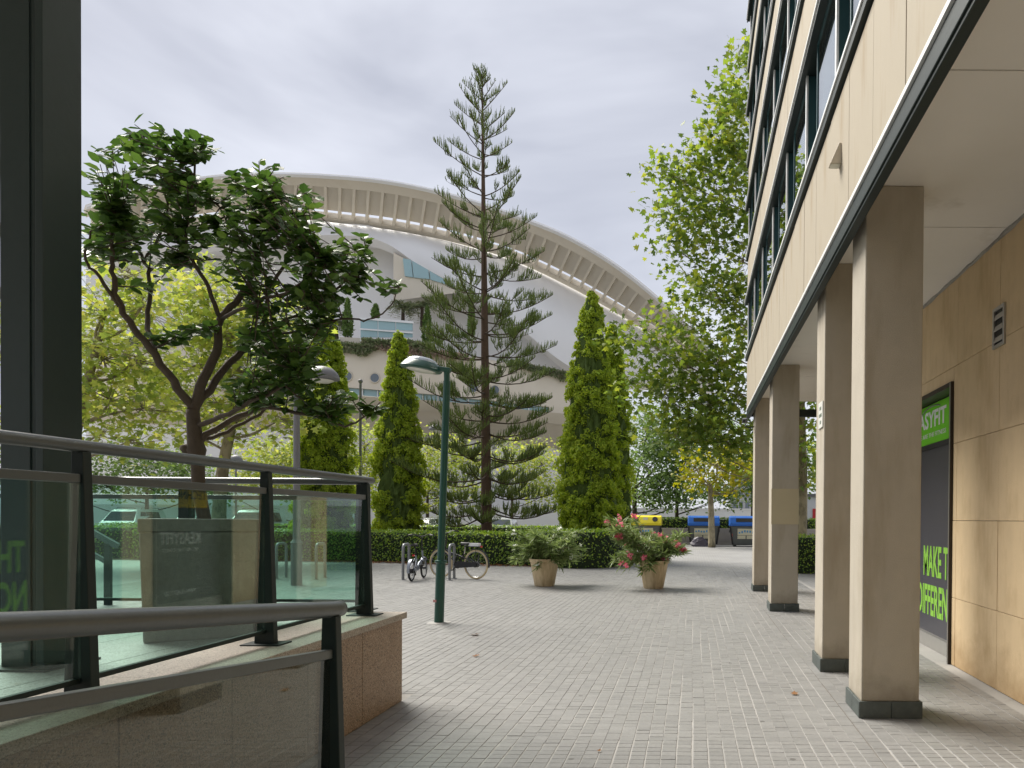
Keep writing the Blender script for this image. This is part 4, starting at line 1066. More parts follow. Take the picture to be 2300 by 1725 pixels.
for j in range(7):
    t = j/6; rings.append([L+Vector((math.cos(2*math.pi*k/n)*(.48*math.sin(math.pi*(.12+.86*(1-t)*.62))+rr.uniform(-.05,.05)), math.sin(2*math.pi*k/n)*(.3*(1-t*.6)+rr.uniform(-.03,.03)), .5*t+rr.uniform(-.02,.03)*(0<j))) for k in range(n)])
m.loft(rings)
single('rubbish_bag', m, M['bag'], 'crumpled dark rubbish bag on the ground before the left blue container', 'bag', L)

# ------------------------------------------------------------------ cars on the road
def car(label, loc, rz, paint, van=False, small=False):
    T = thing('parked_car', label, 'van' if van else 'car', loc, rz, 'cars parked along the road')
    Lh, Wd = (2.35, .93) if van else (2.05, .86)
    if van: side = [(-2.3,.35),(-2.32,1.05),(-2.25,1.75),(-2.05,1.86),(.55,1.86),(.85,1.78),(1.55,1.08),(2.15,.92),(2.3,.72),(2.3,.35)]; belt, glass_z, ra, rf = 1.08, 1.7, -2.2, .75
    else: side = [(-2.0,.35),(-2.05,.8),(-1.95,1.0),(-1.35,1.42),(-1.0,1.48),(.25,1.46),(.5,1.40),(1.15,.98),(1.85,.82),(2.02,.65),(2.02,.35)]; belt, glass_z, ra, rf = .95, 1.36, -1.2, .4
    def ring(s):                                   # cross-sections tucked in above the belt line
        return [Vector((x, s*(Wd - max(0, z-belt)*.32), z)) for x, z in side]
    m = MB(); m.loft([ring(-1), ring(-.97) if False else [Vector((x, 0, z+.015*(z > belt))) for x, z in side], ring(1)], cap=True)
    part(T, 'body', m, paint, bevel=.05, smooth=True, world=False)
    # side glazing
    for s in (-1, 1):
        xs_ = [(-1.5 if van else -1.45), (-.75 if van else -.55), (.05 if van else .1), (.62 if van else .35)]
        for a, b_ in zip(xs_[:-1], xs_[1:]):
            y0 = s*(Wd-.02-(belt+.05-belt)*.32+.018); y1 = s*(Wd-(glass_z-belt)*.32+.006)
            top_a = a+.02; top_b = b_-.02
            if b_ == xs_[-1]: bot_b = b_+(.38 if van else .42)
            else: bot_b = b_-.02
            part(T, 'side_window', MB().hexa([(a,y0,belt+.06),(bot_b,y0,belt+.06),(bot_b,y0-s*.02,belt+.06),(a,y0-s*.02,belt+.06)], [(top_a,y1,glass_z),(top_b,y1,glass_z),(top_b,y1-s*.02,glass_z),(top_a,y1-s*.02,glass_z)]), M['carglass'], world=False)
        for xw in (-1.3, 1.32):
            c = Vector((xw, s*(Wd-.1), .33))
            w = part(T, 'wheel', MB().tube([c-Vector((0,s*.09,0)), c+Vector((0,s*.115,0))], .2, 18), M['rim'], world=False)
            part(w, 'tyre', MB().torus(c+Vector((0,s*.02,0)), (0,1,0), .25, .085, 24, 8), M['tyre'], smooth=True, world=False)
        xm = .95 if van else .6
        part(T, 'mirror', MB().box(xm-.05, xm+.05, s*(Wd+.02)-.07, s*(Wd+.02)+.07, belt+.06, belt+.2), paint, bevel=.03, world=False)
        xh = 2.26 if van else 1.95
        part(T, 'headlight', MB().hexa([(xh-.16,s*.5-.16,.62),(xh+.03,s*.5-.16,.6),(xh+.03,s*.5+.16,.6),(xh-.16,s*.5+.16,.62)], [(xh-.22,s*.5-.16,.84),(xh-.1,s*.5-.16,.8),(xh-.1,s*.5+.16,.8),(xh-.22,s*.5+.16,.84)]), M['headlight'], bevel=.02, world=False)
        part(T, 'tail_light', MB().box(-(Lh-.02), -(Lh-.1), s*.62-.12, s*.62+.12, .75, 1.0), M['red'], world=False)
    def slope(xa, za, xb, zb_, wa, wb_, name):
        d = Vector((zb_-za, 0, -(xb-xa))).normalized()*.012
        if d.z < 0: d = -d
        part(T, name, MB().hexa([(xa+d.x,-wa,za+d.z),(xa+d.x,wa,za+d.z),(xa-d.x,wa,za-d.z),(xa-d.x,-wa,za-d.z)], [(xb+d.x,-wb_,zb_+d.z),(xb+d.x,wb_,zb_+d.z),(xb-d.x,wb_,zb_-d.z),(xb-d.x,-wb_,zb_-d.z)]), M['carglass'], world=False)
    if van: slope(1.48,1.15,.93,1.70,.80,.66,'windscreen')
    else: slope(1.08,1.03,.55,1.37,.76,.64,'windscreen')
    if van: slope(-2.31,1.15,-2.27,1.68,.78,.64,'rear_window')
    else: slope(-1.9,1.04,-1.42,1.38,.74,.64,'rear_window')
    part(T, 'bumper', MB().box(Lh-.12 if van else 1.92, Lh+.0 if van else 2.06, -Wd+.06, Wd-.06, .34, .52), M['black'] if van else paint, bevel=.04, world=False)
    part(T, 'grille', MB().box(Lh-.1 if van else 1.95, Lh-.035 if van else 2.035, -.4, .4, .56, .66), M['black'], world=False)
    part(T, 'number_plate', MB().box(Lh if van else 2.06, (Lh if van else 2.06)+.008, -.26, .26, .4, .5), M['plate'], world=False)
    if van:
        for s in (-1, 1): part(T, 'roof_rail', MB().tube([(-1.7,s*.66,1.87),(-1.6,s*.66,1.94),(.3,s*.66,1.94),(.4,s*.66,1.87)], .018, 6), M['black'], world=False)
def cx(px, Y): return at(px, 1180, Y).x
car('white van with roof rails facing the plaza, behind the planter', (cx(570,43.5), 43.8, .0), R(-80), M['carwhite'], van=True)
car('white van parked beyond the hedge, nearest the steel column', (cx(292,44), 44.2, .0), R(-78), M['carwhite'], van=True)
car('white car half hidden behind the planter between two vans', (cx(425,44), 44.4, .0), R(-75), M['carwhite'])
car('red car behind the hedge at the railing end post', (cx(690,44), 44.2, 0), R(-82), M['carred'])
car('silver car behind the hedge left of the green lamp pole', (cx(975,43), 43.6, 0), R(-85), M['carsilver'])
car('white car behind the hedge between pine trunk and twin cypress', (cx(1120,43.5), 44, 0), R(-84), M['carwhite'])
car('cream car on the road behind the yellow-lidded container', (cx(1392,47), 47.5, 0), R(3), M['carbeige'])
# scooter-free strip: low wall with clipped hedge, white hoarding beyond the road
single('low_wall', MB().box(-4.5, 12, 41.8, 42.05, 0, .95), M['lowwall'], 'low concrete wall behind the waste containers', 'wall', (3.5, 41.9, 0), bevel=.02)
single('white_wall', MB().box(-60, 40, 62, 62.3, 0, 2.3).box(-60, 40, 61.95, 62.35, 2.3, 2.42), M['whitewall'], 'long low white wall on the far side of the road', 'wall', (0, 62, 0))
K = thing('kiosk', 'small white kiosk with a red panel seen between two columns', 'kiosk', (cx(1832,56), 56, 0))
kx = cx(1832, 56)
part(K, 'body', MB().box(kx-2.2, kx+3, 55, 58, 0, 3.3), M['whitewall']); part(K, 'roof', MB().box(kx-2.4, kx+3.2, 54.8, 58.2, 3.302, 3.5), M['lampgrey'])
part(K, 'red_panel', MB().box(kx-.42, kx+.42, 54.93, 54.99, 1.25, 2.35), M['red']); part(K, 'window', MB().box(kx+.7, kx+2.4, 54.94, 54.99, 1.1, 2.3), M['farwindow'])
# ------------------------------------------------------------------ ficus in the planter
def curve(pts, n=4):
    """Catmull-Rom through pts"""
    P = [Vector(p) for p in pts]; out = []
    for i in range(len(P)-1):
        a, b, c, d = P[max(i-1,0)], P[i], P[i+1], P[min(i+2,len(P)-1)]
        for k in range(n):
            t = k/n
            out.append(.5*((2*b)+(c-a)*t+(2*a-5*b+4*c-d)*t*t+(3*b-a-3*c+d)*t**3))
    out.append(P[-1]); return out
def ficus():
    rr = random.Random(8); rg = np.random.default_rng(8)
    base = Vector((-3.63, 5.3, 1.415))
    T = thing('ficus_tree', 'dark glossy-leaved ficus tree growing from the concrete planter', 'tree', base)
    Yc = 5.3
    def D(x, y, dy=0): return atd(x, y, Yc+dy)
    trunk = [base, D(430,1060), D(427,1000), D(421,945), D(416,885)]
    tm = MB(); tm.tube(curve(trunk), np.interp(np.linspace(0,1,17), [0,.45,.55,.62,.7,1], [.044,.044,.048,.066,.052,.042]), 14)
    # burl and cut stub
    tm.tube([D(410,975), D(398,968,-.03), D(392,968,-.05)], [.05,.036,.022], 10)
    trk = part(T, 'trunk', tm, M['bark_ficus'], smooth='full')
    limbs = [
        ([(416,885,0),(385,840,-.05),(335,770,-.12),(290,710,-.2),(258,662,-.25),(245,600,-.3),(240,545,-.3),(250,470,-.3)], .042, .012),
        ([(258,662,-.25),(215,600,-.35),(185,560,-.4),(195,500,-.45)], .018, .007),
        ([(335,770,-.12),(318,690,.05),(326,620,.15),(312,565,.2),(280,500,.25),(270,420,.25)], .024, .008),
        ([(418,890,0),(440,820,.02),(465,760,.05),(478,690,.08),(520,640,.1),(548,590,.1),(556,540,.1),(548,470,.1),(560,400,.1)], .046, .010),
        ([(478,690,.08),(450,620,.0),(420,570,-.05),(400,520,-.1),(410,430,-.1),(425,340,-.1)], .022, .008),
        ([(425,875,.02),(480,800,.15),(540,740,.3),(572,690,.35),(582,630,.4),(620,560,.45),(640,480,.45)], .038, .010),
        ([(540,740,.3),(620,690,.2),(700,650,.1),(760,590,.05),(790,535,0)], .020, .006),
        ([(478,690,.08),(560,650,-.2),(640,625,-.3),(690,560,-.35)], .018, .007),
        ([(424,918,0),(480,900,-.15),(540,868,-.3),(600,840,-.35),(640,800,-.35)], .026, .007),
        ([(428,955,0),(470,925,.05),(530,890,.1),(590,880,.05),(640,890,0),(700,905,-.05),(745,920,-.05),(790,898,-.1),(822,868,-.1)], .030, .004),
        ([(430,950,0),(490,930,.2),(560,895,.3),(600,860,.35),(650,830,.4)], .022, .007),
        ([(600,720,.22),(660,715,.1),(740,690,0),(800,692,-.05),(845,660,-.05),(862,620,-.05)], .013, .004),
        ([(620,690,.2),(640,760,.2),(600,830,.2),(560,860,.2)], .012, .005),
        ([(312,565,.2),(350,500,.3),(360,420,.3),(330,330,.2),(300,285,.2)], .014, .005),
        ([(582,630,.4),(560,560,.3),(500,500,.3),(470,440,.3)], .014, .006),
    ]
    nodes = []
    for pts, r0, r1 in limbs:
        c = curve([D(*p) for p in pts], 4); k = len(c)
        c = [p+Vector((rr.gauss(0,.006), rr.gauss(0,.006), rr.gauss(0,.006))) if 0 < i < k-1 else p for i, p in enumerate(c)]
        part(T, 'branch', MB().tube(c, [.8*(r0+(r1-r0)*i/(k-1)) for i in range(k)], 8), M['bark_ficus'], smooth='full')
        nodes += c[k//3:]
    NP = np.array([tuple(p) for p in nodes])
    blobs = [(305,310,55,50),(255,375,70,60),(420,320,45,32),(340,400,110,60),(225,450,45,70),(450,430,110,55),(560,400,65,55),(620,440,65,65),(560,500,110,50),(430,500,80,40),(300,490,80,35),(650,540,80,55),(735,555,50,35),(700,620,70,40),(780,535,22,30),(630,660,80,45),(855,625,18,28),(600,790,70,50),(560,840,70,35),(650,800,50,45),(690,870,40,25),(215,560,35,30),(745,860,28,18),(800,885,18,16),(310,620,16,14),(800,620,40,28),(640,720,70,40),(370,560,35,18),(520,570,70,30),(400,720,20,14),(560,730,40,40),(240,520,60,40)]
    wts = np.array([b[2]*b[3]*(1.9 if b[1] > 700 else 1.0) for b in blobs], float)**.8; wts /= wts.sum()
    tw = MB(); LP, LH, LN = [], [], []
    for i in range(660):
        b = blobs[rg.choice(len(blobs), p=wts)]
        while True:
            u, v = rr.uniform(-1,1), rr.uniform(-1,1)
            if u*u+v*v <= 1: break
        dep = .62*math.sqrt(max(.12, 1-.6*(u*u+v*v)))*min(1, (b[2]+b[3])/110)
        tip = atd(b[0]+u*b[2], b[1]+v*b[3], Yc+rr.uniform(-dep, dep))
        d = np.linalg.norm(NP-np.array(tip)[None], axis=1); j = int(np.argmin(d+.05*rg.random(len(d)))); src = nodes[j]
        dv = tip-src; ln = dv.length
        if ln > .55: src = tip-dv.normalized()*.55
        mid = src.lerp(tip, .55)+Vector((0,0,-.04*ln))
        tw.tube([src, mid, tip], [.006,.0045,.0025], 4, cap=False)
        dr = (tip-mid).normalized()
        nl = rr.randint(7, 11)
        for q in range(nl):
            t = q/(nl-1); p = src.lerp(mid, .3+.7*t*2) if t < .5 else mid.lerp(tip, t*2-1)
            out = Vector((rr.gauss(0,1), rr.gauss(0,1), rr.gauss(0,1))); out = (out-dr*out.dot(dr)).normalized()
            h = (dr*(.3+.7*t)+out*(1.0-.25*t)+Vector((0,0,rr.uniform(-.45,.25)))).normalized()
            LP.append(p+h*.008); LH.append(h); LN.append(Vector((rr.gauss(0,.5), rr.gauss(-.25,.5), 1.0)))
    part(T, 'twigs', tw, M['bark_ficus'], kind='stuff')
    LP = np.array(LP); LH = np.array(LH); LN = np.array(LN)
    S = rg.uniform(.06, .102, len(LP)); FM = frames(LN, rg, LH)
    # the 300 leaves nearest the viewer are pieces of their own, the rest one mass
    order = np.argsort(LP[:,1]-S*4)
    big, rest = order[:300], order[300:]
    tl = T_LEAF*np.array([1, 1.5, 1])
    V, F_ = scatter(LP[rest], FM[rest], S[rest], tl, F_LEAF)
    cr = np_obj('crown', V, F_, M['leaf_ficus'], T); cr['kind'] = 'stuff'
    lm = bpy.data.meshes.new('leaf'); lm.from_pydata([tuple(v) for v in tl], [], [tuple(int(a) for a in f) for f in F_LEAF]); lm.materials.append(M['leaf_ficus'])
    for i in big:
        o = bpy.data.objects.new('leaf', lm); COL.objects.link(o); o.parent = cr
        mt = Matrix([[float(FM[i,a,b])*float(S[i]) for b in range(3)] for a in range(3)]).to_4x4()
        mt.translation = Vector(LP[i])-base
        o.matrix_local = mt
ficus()

# ------------------------------------------------------------------ broadleaf trees
def blob_tree(name, label, trunk, r0, r1, blobs, leafmat, bark, size, per, seed, tmpl='plane', group=None, spread=.34, cl_density=1.0, droop=.3):
    rr = random.Random(seed); rg = np.random.default_rng(seed)
    base = Vector(trunk[0]); T = thing(name, label, 'tree', base, group=group)
    c = curve(trunk, 4); k = len(c)
    part(T, 'trunk', MB().tube(c, [r0+(r1-r0)*(i/(k-1))**.8 for i in range(k)], 12), M[bark], smooth='full')
    bm_ = MB(); LP = []; LN = []
    for (ctr, rx, ry, rz, ncl) in blobs:
        ctr = Vector(ctr)
        cand = [p for p in c if p.z < ctr.z-.3] or [c[0]]
        src = min(cand[len(cand)//3:] or cand, key=lambda p: (p-ctr).length+abs((ctr.z-p.z)-(p-ctr).length*.6)*.5)
        md = src.lerp(ctr, .5)+Vector((0,0,-.08*(ctr-src).length))+Vector((rr.gauss(0,.1), rr.gauss(0,.1), rr.gauss(0,.1)))
        lr = max(.025, r1*.55)
        bm_.tube(curve([src, md, ctr], 4), [lr*(1-.7*i/8) for i in range(9)], 6)
        for q in range(int(ncl*cl_density)):
            while True:
                d = Vector((rr.uniform(-1,1), rr.uniform(-1,1), rr.uniform(-1,1)))
                if .12 < d.length <= 1: break
            d = d.normalized()*d.length**.55
            p = ctr+Vector((d.x*rx, d.y*ry, d.z*rz))
            bm_.tube([ctr.lerp(md, rr.uniform(0,.3)), ctr.lerp(p, .5)+Vector((0,0,-.05)), p], [lr*.3, lr*.18, .006], 4, cap=False)
            n = max(3, int(per*rr.uniform(.6,1.4)))
            pp = rg.normal(size=(n,3))*np.array([spread,spread,spread*.62])+np.array(p)
            LP.append(pp); LN.append(rg.normal(size=(n,3))*.55+np.array([0,-.15,.75]))
    part(T, 'branches', bm_, M[bark])
    LP = np.concatenate(LP); LN = np.concatenate(LN)
    H = rg.normal(size=LP.shape); H[:,2] -= droop
    tp, tf = {'plane': (T_PLANE, F_PLANE), 'rhomb': (T_RHOMB*np.array([1,1.2,1]), F_RHOMB), 'leaf': (T_LEAF, F_LEAF)}[tmpl]
    V, F_ = scatter(LP, frames(LN, rg, H), rg.uniform(size*.65, size*1.25, len(LP)), tp, tf)
    np_obj('crown', V, F_, M[leafmat], T)
    return T
def pb(px, py, Y, rpx, rpy, depth, ncl):
    """a crown mass given by where it shows (2212-wide picture coordinates) and how far away it is"""
    c = atd(px, py, Y); s = Y/F_PX*1.0398
    return (c, rpx*s, depth, rpy*s, ncl)
# tall plane tree past the end of the arcade
Yt = 21.0
tb = Vector((3.35, 22.0, 0))
blob_tree('plane_tree', 'tall plane tree rising beyond the far end of the arcade', [tb, (3.4,22,2.5), (3.3,21.8,5), (3.2,21.6,8), (3.1,21.4,11), (2.8,21.2,14.2)], .2, .05,
    [pb(1615,140,Yt,22,50,.6,12), pb(1600,230,Yt,42,55,.9,20), pb(1570,300,Yt,60,50,1.0,24), pb(1600,360,Yt,50,60,1.1,22), pb(1520,360,Yt,60,45,1.1,22), pb(1455,380,Yt,38,40,.9,14),
     pb(1560,440,Yt,80,55,1.2,30), pb(1470,455,Yt,55,50,1.0,18), pb(1450,530,Yt,40,35,.9,10), pb(1530,520,Yt,60,40,1.2,14), pb(1600,560,Yt,50,70,1.2,22), pb(1500,590,Yt,40,30,.9,9), pb(1545,640,Yt,70,50,1.2,22),
     pb(1600,700,Yt,50,70,1.2,24), pb(1470,690,Yt,45,40,1.0,14), pb(1400,740,Yt,55,50,1.0,16), pb(1470,780,Yt,65,50,1.2,26), pb(1540,770,Yt,70,60,1.2,28), pb(1430,850,Yt,60,45,1.1,22), pb(1510,870,Yt,80,55,1.2,32), pb(1590,860,Yt,60,60,1.2,26),
     pb(1480,940,Yt,60,40,1.1,22), pb(1560,945,Yt,70,40,1.1,26), pb(1440,930,Yt,35,30,.9,8), pb(1620,960,Yt,40,40,1.0,14), pb(1345,720,Yt,25,25,.7,5), pb(1370,820,Yt,30,40,.8,8),
     pb(1740,920,Yt+.5,70,60,1.2,26), pb(1760,820,Yt+.5,80,60,1.2,24), pb(1740,1000,Yt+.5,40,40,1.0,12)],
    'leaf_plane', 'bark_plane', .185, 17, 31, cl_density=1.0, spread=.36)
# young yellowing plane tree in front of the containers
yb = ground_at(1599, 1228); Yv = yb.y
Yv = 37.5; xv = at(1599, 1200, Yv).x
blob_tree('plane_tree', 'young yellowing plane tree in front of the blue-lidded containers', [(xv,Yv,0), (xv-.03,Yv,1.4), (xv-.08,Yv,2.6), (xv-.1,Yv,3.3)], .2, .12,
    [pb(1500,1010,Yv,40,30,1.2,16), pb(1545,1000,Yv,50,40,1.3,22), pb(1590,1010,Yv,45,35,1.3,18), pb(1520,1045,Yv,35,20,1.0,9), pb(1570,1045,Yv,35,18,1.0,9), pb(1620,1030,Yv,25,30,1.0,8)],
    'leaf_yellow', 'bark_plane', .24, 13, 32, spread=.42)
# yellow-green plane trees on the left
Yl = 23.5
xl = at(492, 1080, Yl).x
blob_tree('plane_tree', 'yellow-green plane tree with pale trunk behind the ficus', [(xl,Yl,0), (xl,Yl,1.6), (xl+.15,Yl,3.2), (xl+.5,Yl,5), (xl+.6,Yl,7)], .26, .1,
    [pb(440,620,Yl,75,50,1.5,30), pb(520,640,Yl,60,50,1.5,24), pb(400,700,Yl,80,55,1.6,34), pb(500,720,Yl,80,55,1.6,34), pb(600,700,Yl,60,60,1.5,24), pb(430,790,Yl,80,50,1.6,32), pb(540,800,Yl,80,55,1.6,32), pb(620,770,Yl,50,50,1.4,18), pb(470,870,Yl,80,45,1.5,28), pb(580,870,Yl,60,40,1.5,20), pb(620,900,Yl,40,30,1.2,10), pb(400,930,Yl,50,30,1.2,10), pb(500,930,Yl,50,25,1.2,9), pb(350,850,Yl,50,50,1.4,16)],
    'leaf_plane_yellow', 'bark_plane', .20, 15, 33, spread=.4)
Yl2 = 20.5; xl2 = at(150, 1080, Yl2).x
blob_tree('plane_tree', 'yellow-green plane tree directly right of the steel column', [(xl2,Yl2,0), (xl2,Yl2,2), (xl2+.3,Yl2,4), (xl2+.9,Yl2,6.5)], .2, .1,
    [pb(280,580,Yl2,50,40,1.2,14), pb(230,660,Yl2,55,55,1.4,24), pb(310,660,Yl2,60,50,1.4,24), pb(220,770,Yl2,50,55,1.4,24), pb(300,770,Yl2,60,50,1.4,22), pb(240,860,Yl2,60,45,1.4,24), pb(320,880,Yl2,50,40,1.2,16), pb(220,935,Yl2,50,30,1.2,14), pb(290,950,Yl2,40,25,1.1,9), pb(130,700,Yl2,60,80,1.4,26), pb(120,860,Yl2,60,60,1.4,20), pb(30,750,Yl2,60,80,1.4,20), pb(20,930,Yl2,50,50,1.4,14)],
    'leaf_plane_yellow', 'bark_plane', .19, 14, 34, spread=.38)
# trees along the road
def road_tree(px, Y, label, blobs, mat, seed, size=.2, per=22, r=.16, tmpl='rhomb', lean=0, bark='bark_dark', zt=4.0):
    x = at(px, 1180, Y).x
    return blob_tree('street_tree', label, [(x,Y,0), (x+lean*.3,Y,zt*.35), (x+lean*.7,Y,zt*.7), (x+lean,Y,zt)], r, r*.5, blobs, mat, bark, size, int(per*1.5), seed, tmpl, 'trees along the road', spread=.55, cl_density=1.25)
road_tree(1425, 44.5, 'blue-green locust tree right of the twin cypress', [pb(1400,930,44.5,45,45,1.6,24), pb(1450,960,44.5,50,40,1.6,24), pb(1400,1010,44.5,45,40,1.6,24), pb(1450,1040,44.5,45,30,1.6,18), pb(1490,1000,44.5,40,40,1.5,18), pb(1395,1065,44.5,35,22,1.3,12), pb(1440,1080,44.5,40,16,1.2,10), pb(1480,1075,44.5,30,18,1.2,8)], 'leaf_locust', 41, .24, 26, .22, zt=3.4)
road_tree(1520, 46, 'green locust tree behind the young plane tree', [pb(1500,920,46,50,40,1.6,20), pb(1560,950,46,50,40,1.6,20), pb(1600,990,46,45,40,1.6,18), pb(1520,1060,46,40,22,1.3,12), pb(1570,1070,46,40,20,1.3,12), pb(1620,1050,46,30,25,1.3,10)], 'leaf_locust', 42, .24, 24, .16)
road_tree(1690, 46, 'green street tree behind the far columns', [pb(1640,1000,46,30,50,1.5,16), pb(1690,980,46,45,50,1.5,18), pb(1740,1010,46,40,50,1.5,18), pb(1790,980,46,40,60,1.5,16)], 'leaf_locust', 43, .24, 24, .14)
road_tree(600, 45, 'round bright green tree left of the grey lamp', [pb(590,980,45,50,30,1.6,26), pb(560,1010,45,45,25,1.5,18), pb(625,1015,45,40,28,1.5,18), pb(590,1040,45,60,20,1.5,18)], 'leaf_plane_yellow', 44, .22, 26, .14, zt=3.2)
road_tree(800, 46, 'yellow-green tree between the two left cypresses', [pb(790,960,46,40,40,1.5,20), pb(760,1010,46,40,40,1.5,18), pb(805,1030,46,35,35,1.5,16), pb(790,1080,46,35,20,1.3,10)], 'leaf_plane_yellow', 45, .22, 24, .14, zt=3.2)
road_tree(960, 45, 'yellow-green tree behind the green lamp pole', [pb(930,970,45,40,35,1.5,20), pb(985,990,45,45,40,1.5,22), pb(930,1030,45,40,30,1.5,16), pb(1000,1050,45,40,30,1.4,14), pb(950,1080,45,40,18,1.3,9)], 'leaf_plane_yellow', 46, .22, 24, .14, zt=3.0)
road_tree(1150, 46, 'yellow-green tree behind the pine trunk on its right side', [pb(1110,990,46,45,35,1.5,20), pb(1170,1000,46,45,40,1.5,22), pb(1140,1050,46,50,30,1.4,18), pb(1190,1060,46,30,30,1.3,10)], 'leaf_plane_yellow', 47, .22, 22, .14, zt=3.0)
road_tree(330, 46, 'green tree behind the leftmost van', [pb(260,990,46,60,35,1.6,22), pb(340,1000,46,60,35,1.6,22), pb(400,1020,46,50,30,1.5,18), pb(230,1050,46,50,30,1.5,14), pb(330,1055,46,60,22,1.5,14), pb(150,1010,46,60,50,1.5,20), pb(40,1010,46,60,50,1.5,20), pb(450,1050,46,40,22,1.5,12)], 'leaf_locust', 48, .24, 24, .16, zt=3.2)
road_tree(700, 48, 'dark green tree behind the leftmost cypress', [pb(640,1050,48,40,30,1.5,14), pb(700,1040,48,50,40,1.5,18), pb(480,1060,48,50,22,1.4,12)], 'leaf_locust', 49, .24, 24, .16, zt=3.2)

# ------------------------------------------------------------------ cypresses: columns of upward plumes
def cypress(label, base, H, Rm, seed, dens=1.0, taper=None, yellow=0.0):
    rr = random.Random(seed); rg = np.random.default_rng(seed)
    L = Vector(base); T = thing('cypress', label, 'tree', L, group='cypresses in the clipped bed')
    part(T, 'trunk', MB().tube([L, L+Vector((0,0,H*.5)), L+Vector((0,0,H*.93))], [.16,.1,.02], 8), M['bark_dark'])
    prof = taper or [(0,.80),(.06,.95),(.2,1.0),(.4,.92),(.6,.76),(.75,.58),(.88,.36),(.95,.2),(1,.05)]
    def rad(t): return Rm*np.interp(t, [p[0] for p in prof], [p[1] for p in prof])
    n = 40; rings = []
    for j in range(46):
        t = j/45*.985; rings.append([L+Vector((rad(t)*.80*(1+.12*math.sin(k*2.1+t*40)+rr.uniform(-.08,.08))*math.cos(2*math.pi*k/n), rad(t)*.80*(1+.12*math.sin(k*2.1+t*40)+rr.uniform(-.08,.08))*math.sin(2*math.pi*k/n), .12+t*H)) for k in range(n)])
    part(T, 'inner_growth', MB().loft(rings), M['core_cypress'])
    P, N, S = [], [], []
    area = 2*math.pi*Rm*.75*H
    for q in range(int(area*8.5*dens)):
        t = rr.random()**.95; a = rr.uniform(0, 2*math.pi); r = rad(t)
        pr = rr.choice((.66, .76, .84, .9))+rr.uniform(-.06, .06)
        o = np.array([math.cos(a), math.sin(a), 0]); lr = rr.uniform(.17, .34)*(.45+.55*r/Rm); lh = lr*rr.uniform(1.15, 1.9)
        c = np.array([L.x+r*pr*math.cos(a), L.y+r*pr*math.sin(a), .15+t*H*.97-lh*.3])
        # a plume: small rounded tufts spread over an upright lump
        for w in range(rr.randint(9, 14)):
            e = rg.normal(size=3); e[2] = abs(e[2])*.9+.1*e[2]; e += o*.55; e /= np.linalg.norm(e)
            tc = c+e*np.array([lr,lr,lh])*rr.uniform(.65,1.0); tr = lr*rr.uniform(.28,.46); m = int(700*tr*tr*dens*4)+10
            d = rg.normal(size=(m,3)); d[:,2] += .45; d /= np.linalg.norm(d, axis=1, keepdims=True)
            d = d[(d @ o > -.45)]
            P.append(tc+d*tr*rg.uniform(.8,1.08,(len(d),1))*np.array([1,1,1.25])); N.append(d+rg.normal(size=d.shape)*.28); S.append(rg.uniform(.034,.062,len(d)))
    P = np.concatenate(P); N = np.concatenate(N); S = np.concatenate(S)
    Hd = rg.normal(size=N.shape)*.6+np.array([0,0,1.0])
    Tm = np.array([(-.3,-.28,-.05),(.3,-.42,.03),(1,0,-.08),(.3,.42,.03),(-.3,.28,-.05)]); Fm = np.array([(0,1,2,3,4)])
    V, F_ = scatter(P, frames(N, rg, Hd), S, Tm, Fm)
    np_obj('crown', V, F_, M['leaf_cypress'], T)
def cyp_at(px, Y): p = at(px*1.0398, 1180, Y); return (p.x, Y, 0)
cypress('tall cypress, taller of the twin pair right of the pine', cyp_at(1275, 24.6), 9.35, 1.02, 61, 1.15)
cypress('shorter cypress tucked behind the right side of the twin pair', cyp_at(1318, 25.9), 8.5, .86, 62, 1.0)
cypress('slim cypress immediately left of the green lamp', cyp_at(862, 26.5), 8.35, .82, 63, 1.15)
cypress('leftmost cypress behind the grey domed lamp', cyp_at(700, 26.0), 9.4, .98, 64, 1.1)

